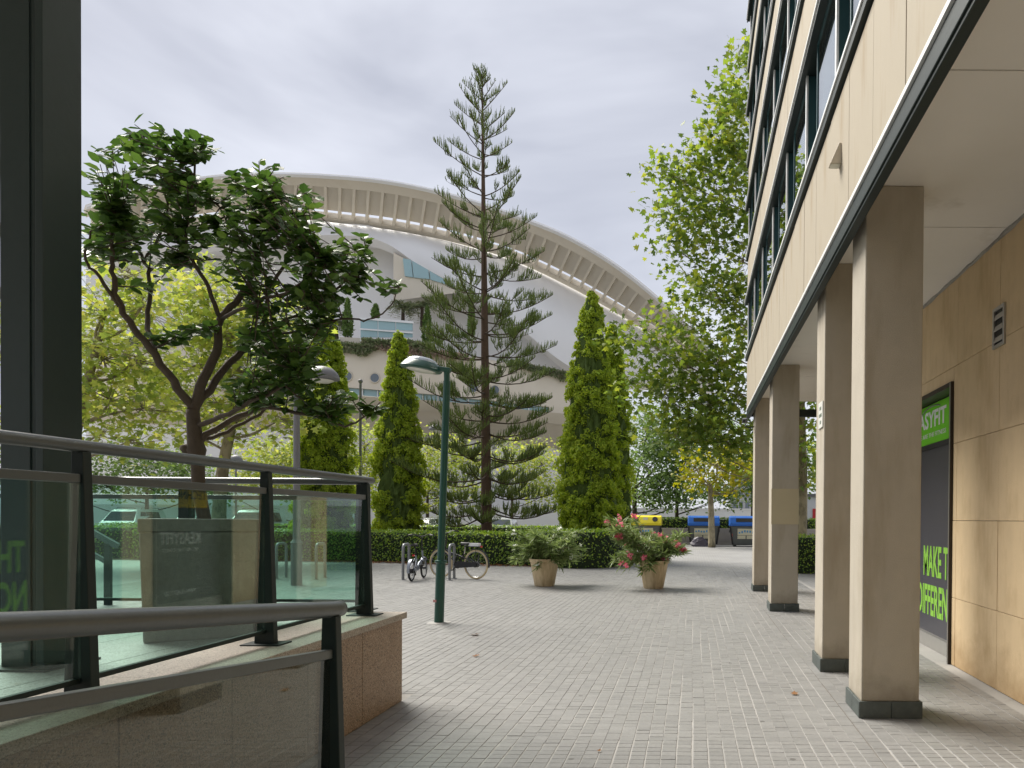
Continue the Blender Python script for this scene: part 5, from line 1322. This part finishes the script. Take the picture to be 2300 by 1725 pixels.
# ------------------------------------------------------------------ Norfolk pine
def pine():
    rr = random.Random(77); rg = np.random.default_rng(77)
    Y = 26.5; b = at(1094, 1200, Y); L = Vector((b.x, Y, 0)); H = 1.5+(1165-146)/F_PX*Y-.55; lean = Vector((-.25, 0, 0))
    T = thing('norfolk_pine', 'tall tiered Norfolk pine standing in the middle of the clipped bed', 'tree', L)
    def ax(z): return L+lean*(z/H)+Vector((0,0,z))
    zs = np.linspace(0, H, 24)
    part(T, 'trunk', MB().tube([ax(z) for z in zs], [.20*(1-z/H)**.85+.015 for z in zs], 12), M['bark_pine'], smooth='full')
    br = MB(); P0, P1, RR = [], [], []
    def length(z):
        t = z/H
        return np.interp(t, [.07,.16,.3,.45,.6,.72,.8,.88,.94,.975,1], [3.1,3.2,3.1,2.85,2.5,2.1,1.8,1.35,.85,.5,.2])
    def tufts(bp, s, ln, start, t, per_m, big):
        for u in np.linspace(start, 1.0, max(5, int(ln*(1-start)*per_m))):
            if rr.random() < .1: continue
            p = bp(u); tang = (bp(min(1,u+.02))-bp(max(0,u-.02))).normalized()
            for side in (-1, 1):
                hl = rr.uniform(.24,.46)*np.interp(u,[start,start+.25*(1-start),.8,1],[.45,1.0,1.0,.4])*big
                d = (Vector((0,0,1))*rr.uniform(.75,1.2)+s*side*rr.uniform(.08,.6)+tang*rr.uniform(.0,.6)).normalized()
                m1 = p+d*hl*.5+s*side*.03; e = p+d*hl+Vector((0,0,hl*.22))
                P0.append((p, m1, e))
    z = 1.75; k = 0
    while z < H-.12:
        t = z/H; n = 6 if t < .55 else 5; a0 = rr.uniform(0, 6.28)
        for i in range(n):
            a = a0+2*math.pi*i/n+rr.gauss(0,.16); ln = length(z)*rr.uniform(.62, 1.04)
            rise = np.interp(t, [0,.1,.2,.3,.45,.6,.75,.9,1], [-.2,-.14,-.08,.0,.12,.24,.36,.58,1.1])+rr.gauss(0,.10); up = .12
            o = Vector((math.cos(a), math.sin(a), 0)); s = Vector((-math.sin(a), math.cos(a), 0))
            zz = z+rr.uniform(-.2,.2)
            sag = np.interp(t, [0,.4,.8,1], [.22,.14,.06,0])
            def bp(u, ln=ln, rise=rise, up=up, o=o, s=s, zz=zz, w=rr.gauss(0,.10), sag=sag):
                return ax(zz)+o*(ln*u)+Vector((0,0,ln*(rise*u+up*u*u-sag*math.sin(math.pi*u)*.5)))+s*(w*ln*u*u)
            br.tube([bp(u) for u in np.linspace(0,1,7)], [(.030-.017*t)*(1-.8*u)+.006 for u in np.linspace(0,1,7)], 5, cap=False)
            start = np.interp(t, [0,.3,.5,.65,.8,.9,1], [.5,.5,.55,.62,.55,.35,.05])+rr.uniform(-.05,.08)
            tufts(bp, s, ln, start, t, 17, np.interp(t,[0,.5,.85,1],[.85,.95,.95,.6]))
            # side branchlets fill the lower two thirds
            if t < .86:
                for q in range(int(np.interp(t, [0,.3,.55,.7,.86], [8,8,7,4,1]))):
                    u0 = rr.uniform(.18,.8); sd = rr.choice((-1,1)); sl = ln*rr.uniform(.14,.30)*(1.25-u0*.6)
                    p0 = bp(u0); dv = (o*rr.uniform(.35,.9)+s*sd*rr.uniform(.4,1.0)+Vector((0,0,rr.uniform(.05,.5)))).normalized()
                    def sp(u, p0=p0, dv=dv, sl=sl): return p0+dv*sl*u+Vector((0,0,.16*sl*u*u))
                    br.tube([sp(u) for u in (0,.5,1)], [.011,.008,.004], 4, cap=False)
                    tufts(sp, dv.cross(Vector((0,0,1))).normalized(), sl, .3, t, 17, rr.uniform(.6,.95))
        z += np.interp(t, [0,.3,.55,.75,.9,1], [.66,.72,.78,.74,.5,.3])*rr.uniform(.85,1.15); k += 1
    part(T, 'branches', br, M['twig_pine'])
    A = np.array([[tuple(a), tuple(b_), tuple(c)] for a, b_, c in P0])
    n = len(A); d = A[:,2]-A[:,0]; d /= np.linalg.norm(d, axis=1, keepdims=True)
    s = np.cross(d, rg.normal(size=d.shape)); s /= np.linalg.norm(s, axis=1, keepdims=True); u = np.cross(d, s)
    V = np.zeros((n, 9, 3)); r = rg.uniform(.012, .019, (n,1))
    for q in range(3):
        w = s*math.cos(2.0944*q)+u*math.sin(2.0944*q)
        V[:,q] = A[:,0]+w*r*.7; V[:,3+q] = A[:,1]+w*r; V[:,6+q] = A[:,2]+w*r*.25
    F0 = np.array([(a+3*l, (a+1)%3+3*l, (a+1)%3+3*l+3, a+3*l+3) for l in (0,1) for a in range(3)])
    Fc = (F0[None]+(np.arange(n)*9)[:,None,None]).reshape(-1,4)
    np_obj('crown', V.reshape(-1,3), Fc, M['leaf_pine'], T)
    # needle fringe: short awl needles along every branchlet
    m = 5; tt = rg.uniform(.05,1,(n,m)); pos = A[:,None,0]*(1-tt)[...,None]+A[:,None,2]*tt[...,None]
    nd = d[:,None,:]*.8+rg.normal(size=(n,m,3))*.55
    V, F_ = scatter(pos.reshape(-1,3), frames(rg.normal(size=(n*m,3)), rg, nd.reshape(-1,3)), rg.uniform(.04,.075,n*m), np.array([(0,-.12,0),(1,0,0),(0,.12,0)]), np.array([(0,1,2)]))
    np_obj('needles', V, F_, M['leaf_pine'], T)
pine()

# ------------------------------------------------------------------ clipped hedges
def hedge(label, path, width, h, seed, dens=380, leaf=.066, group=None):
    rr = random.Random(seed); rg = np.random.default_rng(seed)
    pts = [Vector((a, b, 0)) for a, b in path]; c = curve(pts, 6)
    L = c[len(c)//2].copy(); T = thing('hedge', label, 'hedge', L, group=group)
    def off(i, d):
        a = c[max(i-1,0)]; b = c[min(i+1,len(c)-1)]; t = (b-a).normalized(); return c[i]+Vector((-t.y, t.x, 0))*d
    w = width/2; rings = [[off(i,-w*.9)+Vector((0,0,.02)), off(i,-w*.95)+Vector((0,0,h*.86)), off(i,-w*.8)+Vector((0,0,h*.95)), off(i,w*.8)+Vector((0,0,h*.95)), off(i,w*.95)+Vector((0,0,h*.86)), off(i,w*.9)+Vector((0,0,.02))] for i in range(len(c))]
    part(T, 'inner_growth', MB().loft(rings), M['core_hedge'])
    P, N = [], []
    def put(p, n): P.append(tuple(p)); N.append(tuple(n))
    for i in range(len(c)-1):
        seg = (c[i+1]-c[i]).length; t = (c[i+1]-c[i]).normalized(); nn = Vector((-t.y, t.x, 0))
        for q in range(int(seg*h*dens)):
            for sd in (-1, 1):
                f = rr.random(); zz = rr.random()**.9*h; b = off(i, sd*w).lerp(off(i+1, sd*w), f)
                put(b+Vector((0,0,zz))+nn*sd*rr.gauss(0,.035), nn*sd+Vector((0,0,.4)))
        for q in range(int(seg*width*dens*1.1)):
            f = rr.random(); d = rr.uniform(-w, w); b = off(i, d).lerp(off(i+1, d), f)
            put(b+Vector((0,0,h+rr.gauss(0,.03)-.06*abs(d/w)**4)), Vector((0,0,1)))
    for e, i, s in ((c[0], 0, -1), (c[-1], len(c)-1, 1)):
        t = (c[min(i+1,len(c)-1)]-c[max(i-1,0)]).normalized()*s
        for q in range(int(width*h*dens*1.2)): put(off(i, rr.uniform(-w,w))+Vector((0,0,rr.random()*h))+t*rr.gauss(.05,.04), t+Vector((0,0,.3)))
    P = np.array(P); N = np.array(N)+rg.normal(size=(len(P),3))*.55
    V, F_ = scatter(P, frames(N, rg), rg.uniform(leaf*.7, leaf*1.35, len(P)), T_RHOMB*np.array([1,1.3,1])-np.array([.4,0,0]), F_RHOMB)
    np_obj('foliage', V, F_, M['leaf_hedge'], T)
g1 = ground_at(850, 1262); 
hedge('long clipped hedge behind the bicycles, bounding the front of the bed', [(-19,24.6),(-14,24.4),(-10.6,24.0),(-8.2,23.2),(-6.4,22.7),(-5.0,22.6),(-4.3,22.9)], .9, 1.02, 81)
hedge('rounded clipped hedge corner between the two flower pots', [(-4.6,22.6),(-3.9,21.7),(-3.2,21.5),(-2.75,22.2),(-2.6,23.6),(-2.6,26.5)], .95, 1.12, 82)
hedge('rear clipped hedge of the bed, in front of the parked cars', [(-26,31.5),(-18,31.3),(-10,31.0),(-3.5,30.6)], .9, 1.12, 83, 230, .07)
hedge('clipped hedge beyond the columns at the foot of the tall plane tree', [(2.9,20.2),(4.5,20.1),(7,20.0),(10,20.0)], 1.1, 1.04, 84, 380, .05)
hedge('clipped hedge along the road behind the low wall', [(-5,42.6),(0,42.6),(6,42.6),(13,42.6)], .8, 1.55, 85, 150, .09)
hedge('clipped hedge at far left seen through the railing glass', [(-26,24.6),(-22,25),(-19.4,25)], 1.0, 1.1, 86, 260, .06)
# soil of the bed with its leaf litter
mb = MB(); mb.add([(-30,23.9,.004),(-10,23.4,.004),(-6,22.1,.004),(-3.4,20.95,.004),(-2.2,21.6,.004),(-2.1,27,.004),(-2.6,31.2,.004),(-30,32,.004)], [tuple(range(8))])
bed = struct('flower_bed_soil', mb, M['earth'])
rg = np.random.default_rng(3); n = 1500; xs_ = rg.uniform(-16,-4.6,n); yb_ = np.interp(xs_, [-19,-14,-10.6,-8.2,-6.4,-4.3], [24.1,23.9,23.5,22.7,22.2,22.2])-rg.exponential(.16,n)
P = np.stack([xs_, yb_, np.full(n,.012)+rg.uniform(0,.02,n)], 1)
V, F_ = scatter(P, frames(rg.normal(size=P.shape)*.3+np.array([0,0,1]), rg), rg.uniform(.05,.1,n), T_RHOMB, F_RHOMB)
o = np_obj('leaf_litter', V, F_, M['leaf_dry']); o['kind'] = 'stuff'; o['label'] = 'dry brown leaves along the foot of the hedge'
# single fallen leaves on the paving
for i, (px, py, s, lab) in enumerate(((1064,1426,.12,'curled brown fallen leaf nearest the green lamp'), (1064,1476,.075,'small brown fallen leaf below the curled one'), (873,1304,.06,'pale scrap of leaf beside the railing end post'), (1785,1562,.07,'brown leaf scrap near the drainage seam'), (1345,1690,.03,'tiny dark leaf fragment at the bottom of the photo'))):
    g = ground_at(px, py); rr = random.Random(i); m = MB()
    a = rr.uniform(0,6.28); c_, s_ = math.cos(a), math.sin(a)
    vs = []
    for (x, y, z) in T_PLANE: vs.append((g.x+s*(x*c_-y*s_), g.y+s*(x*s_+y*c_), .006+s*(.25*x*x+.3*y*y)+.002))
    m.add(vs, [tuple(range(12))])
    single('fallen_leaf', m, M['leaf_dry'], lab, 'leaf', (g.x, g.y, .004))
# ------------------------------------------------------------------ opera house with its long roof shell
OP = thing('opera_house', 'huge white opera house with a sweeping ribbed roof behind the trees', 'building', (-40, 110, 0))
def z6(x, y, Y): return at(600+x/2.212, 350+y/2.212, Y)
UX = [-900,-700,-300,100,300,600,900,1250,1500,1750,1980,2150,2300]
UYv = [250,185,105,88,96,125,188,300,402,552,740,905,1065]
LX = [-900,-700,-300,100,245,400,600,800,1000,1200,1500,1700,1900,2080,2250]
LYv = [470,425,345,315,322,340,365,402,450,512,650,760,882,1000,1112]
EX = [-900,-300,100,380,540,620,720,900,1100,1300,1400,1500,1650,1900,2250]
EYv = [520,430,400,396,415,450,520,622,752,890,975,1045,1105,1130,1150]
def u_at(x): return float(np.interp(x, UX, UYv))
def smooth(xs, ys):
    xs = np.array(xs, float); ys = np.array(ys, float)
    g = np.gradient(ys, xs)
    def f(x):
        i = int(np.clip(np.searchsorted(xs, x)-1, 0, len(xs)-2)); h = xs[i+1]-xs[i]; t = (x-xs[i])/h
        return float((2*t**3-3*t**2+1)*ys[i]+(t**3-2*t**2+t)*h*g[i]+(-2*t**3+3*t**2)*ys[i+1]+(t**3-t**2)*h*g[i+1])
    return f
fu, fl, fe = smooth(UX, UYv), smooth(LX, LYv), smooth(EX, EYv)
def lx_of(x): return x+float(np.interp(x, [-900,300,1700,2300], [0,0,-105,-120]))
YU, YL = 108.0, 118.0
def U(x, d=0): return z6(x, fu(x), YU+d)
def Lw(x, d=0): q = lx_of(x); return z6(q, fl(q), YL+d)
def band(x, v): return U(x).lerp(Lw(x), v)
def nrm(x): # band normal pointing away from the viewer
    a = U(x+5)-U(x-5); b_ = Lw(x)-U(x); n = a.cross(b_).normalized()
    return n if n.y > 0 else -n
# stations
st = [-860.0]
while st[-1] < 2180: st.append(st[-1]+np.interp(st[-1], [-900,300,1000,1500,2200], [80,73,70,60,46]))
# outer lip
mb = MB(); rings = []
for x in np.arange(-900, 2300, 25):
    p = U(x); n = nrm(x); q = band(x, .24)
    rings.append([p, q, q+n*1.2, p+n*.2])
mb.loft(rings); part(OP, 'roof_lip', mb, M['cream'], smooth=True)
mb = MB(); rings = []
for x in np.arange(-900, 2300, 25):
    p = U(x); up = (U(x)-Lw(x)).normalized(); n = nrm(x)
    rings.append([p-n*.3-up*.45, p-n*.05-up*.45, p-n*.05+up*.25, p-n*.3+up*.25])
mb.loft(rings); part(OP, 'roof_edge', mb, M['shell'], smooth=True)
mb = MB(); rings = []
for x in np.arange(-900, 2300, 25):
    q = band(x, .92); n = nrm(x); b_ = band(x, 1.0)
    rings.append([q, b_, b_+n*1.2, q+n*1.2])
mb.loft(rings); part(OP, 'lower_rim', mb, M['cream'], smooth=True)
for a, b_ in zip(st[:-1], st[1:]):
    w = (b_-a)*.10; n = nrm(a)
    f = [band(a-w,.238), band(a+w,.238), band(a+w,.922), band(a-w,.922)]
    part(OP, 'roof_rib', MB().hexa([p-n*.02 for p in f], [p+n*.9 for p in f]), M['cream'])
    n2 = nrm((a+b_)/2)
    g = [band(a+w*.9,.238), band(b_-w*.9,.238), band(b_-w*.9,.79), band(a+w*.9,.79)]
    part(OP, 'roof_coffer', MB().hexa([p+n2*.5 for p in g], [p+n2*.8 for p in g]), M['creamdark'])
    # rounded ends of each light slot
    for xa, xb in ((a+w*.9, a+w*2.0), (b_-w*2.0, b_-w*.9)):
        g = [band(xa,.82), band(xb,.82) if xa == a+w*.9 else band(xb,.82), band(xb,.922), band(xa,.922)]
    g = [band(a+w*.9,.905), band(b_-w*.9,.905), band(b_-w*.9,.922), band(a+w*.9,.922)]
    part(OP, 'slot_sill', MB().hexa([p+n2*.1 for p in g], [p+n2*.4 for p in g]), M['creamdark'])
# white tiled shell below the roof, bulging towards the viewer
mb = MB(); rows = 14; xs_ = np.arange(-900, 2240, 30); V = []
for x in xs_:
    a = z6(x, fl(x), YL+.6); e_ = z6(x, max(fe(x), fl(x)+4), 110+max(0, (x-1400))*.010)
    V.append([a.lerp(e_, t)+Vector((0,-1,.2))*(3.0*math.sin(math.pi*t)*min(1, (fe(x)-fl(x))/160)) for t in np.linspace(0,1,rows)])
mb.loft(V, closed=False, cap=False); shell_o = part(OP, 'white_shell', mb, M['shell'], smooth='full')
# under-edge of the shell
V = []
for x in xs_:
    e_ = z6(x, max(fe(x), fl(x)+4), 110+max(0, (x-1400))*.010); V.append([e_, e_+Vector((0,1.4,-.9)), e_+Vector((0,8,1.0))])
mb = MB().loft(V, closed=False, cap=False); part(OP, 'shell_soffit', mb, M['shell'], smooth=True)
# recessed wall under the shell
V = []
for x in np.arange(-900, 1560, 40): V.append([z6(x, fe(x)-60, 117), z6(x, 1130, 117)])
part(OP, 'recessed_wall', MB().loft(V, closed=False, cap=False), M['shell'], smooth='full')
part(OP, 'joint_line', MB().tube([z6(460,560,116.6), z6(463,500,116.6)], .12, 5).tube([z6(452,640,116.6), z6(456,562,116.6), z6(468,562,116.6), z6(472,640,116.6)], .1, 5), M['creamdark'])
part(OP, 'cream_bay', MB().hexa([z6(628,480,108),z6(940,655,108),z6(940,655,116),z6(628,480,116)], [z6(628,480,108)+Vector((0,0,-7.3)),z6(940,655,108)+Vector((0,0,-.8)),z6(940,655,116)+Vector((0,0,-.8)),z6(628,480,116)+Vector((0,0,-7.3))]), M['cream'])
for q in ([(674,508),(714,516),(724,603),(684,597)], [(719,520),(800,566),(806,612),(728,604)], [(806,570),(925,640),(925,648),(812,615)]):
    g = [z6(a, b_, 107.7) for a, b_ in q]; part(OP, 'window', MB().hexa(g, [p+Vector((0,.25,0)) for p in g]), M['aqua'])
# hull: stacked bands curved in plan
def YH(x): return float(np.interp(x, [-900,-200,400,900,1300,1600], [116,107,101,99.5,102,108]))
def tline(x): return float(np.interp(x, [-900,360,700,1100,1490,1600], [905,938,955,1012,1088,1110]))
def strip(name, f0, f1, d0, d1, mat, x0=-900, x1=1590, back=3.0):
    V = []
    for x in np.arange(x0, x1+1, 30):
        a, b_ = z6(x, f0(x), YH(x)+d0), z6(x, f1(x), YH(x)+d1); V.append([a, b_, b_+Vector((0,back,0)), a+Vector((0,back,0))])
    return part(OP, name, MB().loft(V), mat, smooth=True)
wt = lambda x: float(np.interp(x, [-900,400,830,1390,1600], [1105,1150,1186,1246,1268])); wb_ = lambda x: wt(x)+34
lip = lambda x: float(np.interp(x, [-900,430,860,1480,1600], [1150,1196,1222,1286,1298]))
strip('hull_wall', tline, wt, 0, 0, M['cream'])
strip('window_band', wt, wb_, .7, .7, M['aqua'], 380, 1400, 1.0)
strip('hull_wall', wt, wb_, .02, .02, M['cream'], -900, 380, 1.5); strip('hull_wall', wt, wb_, .02, .02, M['cream'], 1400, 1590, 1.5)
for x in list(range(400, 1400, 75)):
    a, b_ = z6(x, wt(x), YH(x)+.55), z6(x, wb_(x), YH(x)+.55); part(OP, 'window_mullion', MB().beam(a, b_, .12, .2, (0,1,0)), M['whitemetal'])
strip('ledge', lambda x: lip(x)-4, lambda x: lip(x)+50, -3.2, -1.5, M['cream'])
strip('lower_hull', lambda x: lip(x)+50, lambda x: lip(x)+170, -.5, 5, M['cream'])
strip('base_wall', lambda x: lip(x)+170, lambda x: 1800, 6, 8, M['shell'])
# portholes
for (x, y) in ((400,1095),(535,1103),(905,1140),(1025,1153),(1132,1163),(260,1085),(120,1078)):
    c = z6(x, y, YH(x)-.1); m = MB(); m.torus(c, (0,1,0), .68, .10, 24, 6)
    w = part(OP, 'porthole', m, M['creamdark'], smooth='full')
    part(w, 'pane', MB().tube([c+Vector((0,-.03,0)), c+Vector((0,.06,0))], .66, 24), M['farwindow'])
# terrace glass pavilion
tp = [(462,806),(722,826),(725,905),(462,900)]
g = [z6(a, b_, 101.5) for a, b_ in tp]
gp = part(OP, 'glass_pavilion', MB().hexa([z6(458,800,101.4),z6(728,822,101.4),z6(728,822,104),z6(458,800,104)], [z6(458,812,101.4),z6(728,833,101.4),z6(728,833,104),z6(458,812,104)]).beam(z6(460,860,101.4), z6(726,880,101.4), .15, .2), M['whitemetal'])
for xa, xb in ((464,548),(552,636),(640,722)):
    for va, vb in ((.06,.56),(.62,1.0)):
        def q(x, v): return z6(x, (806+(x-462)*.077)*(1-v)+902*v, 101.6)
        pc = [q(xa,va), q(xb,va), q(xb,vb), q(xa,vb)]; part(gp, 'pane', MB().hexa(pc, [p+Vector((0,.1,0)) for p in pc]), M['aqua'])
part(OP, 'terrace_parapet', MB().hexa([z6(360,900,101.2),z6(462,905,101.2),z6(462,905,102),z6(360,900,102)], [z6(360,932,101.2),z6(462,935,101.2),z6(462,935,102),z6(360,932,102)]), M['creamdark'])
V = []
for x in np.arange(-900, 1591, 40): V.append([z6(x, tline(x)-1, YH(x)), z6(x, tline(x)-1, YH(x))+Vector((0,22,0)), z6(x, tline(x)-1, YH(x))+Vector((0,22,-.4)), z6(x, tline(x)-1, YH(x))+Vector((0,0,-.4))])
part(OP, 'terrace_floor', MB().loft(V), M['cream'])
# hanging planting on the terrace edge
rg = np.random.default_rng(9)
def hang(name, x0, x1, up, down, n, mat, size, seed, label):
    rg = np.random.default_rng(seed); xs_ = rg.uniform(x0, x1, n); P = np.zeros((n,3))
    for i, x in enumerate(xs_):
        dn = down*(.55+.45*math.sin(x*.031)*math.sin(x*.013+1)); p = z6(x, tline(x)-up+rg.random()**1.4*(up+dn), YH(x)-.25-rg.random()*.7); P[i] = p
    V, F_ = scatter(P, frames(rg.normal(size=P.shape)+np.array([0,-.6,.4]), rg), rg.uniform(size*.6,size*1.3,n), T_RHOMB, F_RHOMB)
    o = np_obj(name, V, F_, M[mat]); o['kind'] = 'stuff'; o['label'] = label; return o
hang('hanging_plants', 360, 560, 8, 60, 2200, 'leaf_grey', .38, 1, 'green trailing plants on the opera house terrace edge')
hang('hanging_plants', 540, 1000, 6, 56, 4200, 'leaf_creeper', .34, 2, 'reddish trailing plants on the opera house terrace edge')
hang('hanging_plants', 1200, 1580, 14, 34, 2600, 'leaf_grey', .36, 3, 'green trailing plants on the right end of the terrace edge')
hang('terrace_shrubs', 470, 830, 34, 6, 2600, 'leaf_grey', .42, 4, 'low shrubs along the opera house terrace')
hang('terrace_shrubs', -700, 360, 20, 40, 3500, 'leaf_grey', .42, 5, 'low shrubs at the left of the opera house terrace')
# small terrace cypresses and palms
def slim(x, y0, y1, wpx, label, seed):
    rg = np.random.default_rng(seed); b = z6(x, y1, 103.5); t = z6(x, y0, 103.5); H = t.z-b.z; Rr = wpx/2.212/F_PX*103.5/2
    T = thing('slim_cypress', label, 'tree', b, group='slim cypresses on the terrace')
    part(T, 'trunk', MB().tube([b, b+Vector((0,0,H*.9))], [.12,.03], 6), M['bark_dark'])
    n = 900; tt = rg.random(n); a = rg.uniform(0,6.28,n); r = Rr*np.interp(tt,[0,.15,.5,1],[.6,1,.85,.05])*np.sqrt(rg.uniform(.35,1,n))
    P = np.stack([b.x+r*np.cos(a), b.y+r*np.sin(a), b.z+tt*H], 1)
    V, F_ = scatter(P, frames(rg.normal(size=P.shape), rg, np.stack([np.cos(a)*.4,np.sin(a)*.4,np.ones(n)],1)), rg.uniform(.3,.55,n), T_RHOMB, F_RHOMB)
    np_obj('crown', V, F_, M['leaf_locust'], T)
slim(400, 715, 905, 46, 'slim dark cypress on the terrace, left of the glass pavilion', 1)
slim(538, 745, 812, 30, 'slim cypress behind the glass pavilion', 2)
slim(795, 755, 930, 44, 'slim cypress on the terrace, right of the palms', 3)
slim(1015, 700, 900, 30, 'slim cypress on the terrace behind the pine trunk', 4)
def palm(x, y0, y1, label, seed):
    rr = random.Random(seed); b = z6(x, y1, 104.5); c = z6(x, y0, 104.5); T = thing('palm_tree', label, 'tree', b, group='palms on the terrace')
    part(T, 'trunk', MB().tube([b, c], [.3,.22], 8), M['bark_dark']); fr_ = MB()
    P, Hd = [], []
    for k in range(26):
        a = rr.uniform(0,6.28); el = rr.uniform(-.2,1.2); ln = rr.uniform(2.2,3.2); o = Vector((math.cos(a)*math.cos(el), math.sin(a)*math.cos(el), math.sin(el)))
        pts = [c+o*ln*u+Vector((0,0,-1.3*u*u*ln*.5)) for u in np.linspace(0,1,6)]; fr_.tube(pts, [.05,.04,.035,.03,.02,.01], 4, cap=False)
        s = o.cross(Vector((0,0,1))).normalized()
        for u in np.linspace(.15,1,16):
            p = c+o*ln*u+Vector((0,0,-1.3*u*u*ln*.5))
            for sd in (-1,1): P.append(tuple(p)); Hd.append(tuple(s*sd+o*.5+Vector((0,0,-.35))))
    part(T, 'frond_stems', fr_, M['leaf_grey'])
    P = np.array(P); rg = np.random.default_rng(seed)
    V, F_ = scatter(P, frames(rg.normal(size=P.shape)*.3+np.array([0,0,1]), rg, np.array(Hd)), rg.uniform(.5,.9,len(P)), T_LANCE, F_LANCE)
    np_obj('crown', V, F_, M['leaf_grey'], T)
palm(675, 755, 840, 'left palm on the opera house terrace', 1)
palm(770, 752, 850, 'right palm on the opera house terrace', 2)
palm(345, 850, 930, 'low palm at the left of the slim terrace cypress', 3)

# ------------------------------------------------------------------ far buildings
FB = thing('apartment_block', 'distant grey apartment block seen between the young tree and the columns', 'building', (17, 200, 0))
bx0, bx1 = at(1640,1100,200).x, at(1730,1100,200).x
part(FB, 'wall', MB().box(bx0, bx1, 200, 212, 0, 13.5), M['farbuilding']); part(FB, 'roof', MB().box(bx0-.3, bx1+.3, 199.7, 212.3, 13.502, 14), M['lampgrey'])
for iz in range(4):
    for ix in range(6):
        xa = bx0+.7+ix*1.8
        if xa+1.1 < bx1: part(FB, 'window', MB().box(xa, xa+1.1, 199.9, 199.99, 1.6+iz*3, 3.3+iz*3), M['farwindow'])
LB = thing('apartment_block', 'beige balcony building glimpsed at the extreme left edge beside the steel column', 'building', (-44, 44, 0))
lx = at(4, 600, 40).x
part(LB, 'wall', MB().hexa([(lx-9,40.6,0),(lx-.9,40.6,0),(lx*1.3-.9,52,0),(lx-12,52,0)], [(lx-9,40.6,32),(lx-.9,40.6,32),(lx*1.3-.9,52,32),(lx-12,52,32)]), M['panel'])
for iz in range(8):
    b_ = part(LB, 'balcony', MB().box(lx-7, lx, 39.6, 41.5, 3.2+iz*3.6, 3.4+iz*3.6), M['panel'])
    part(b_, 'balustrade', MB().box(lx-7, lx-.01, 39.58, 39.62, 3.41+iz*3.6, 4.4+iz*3.6), M['teal'])
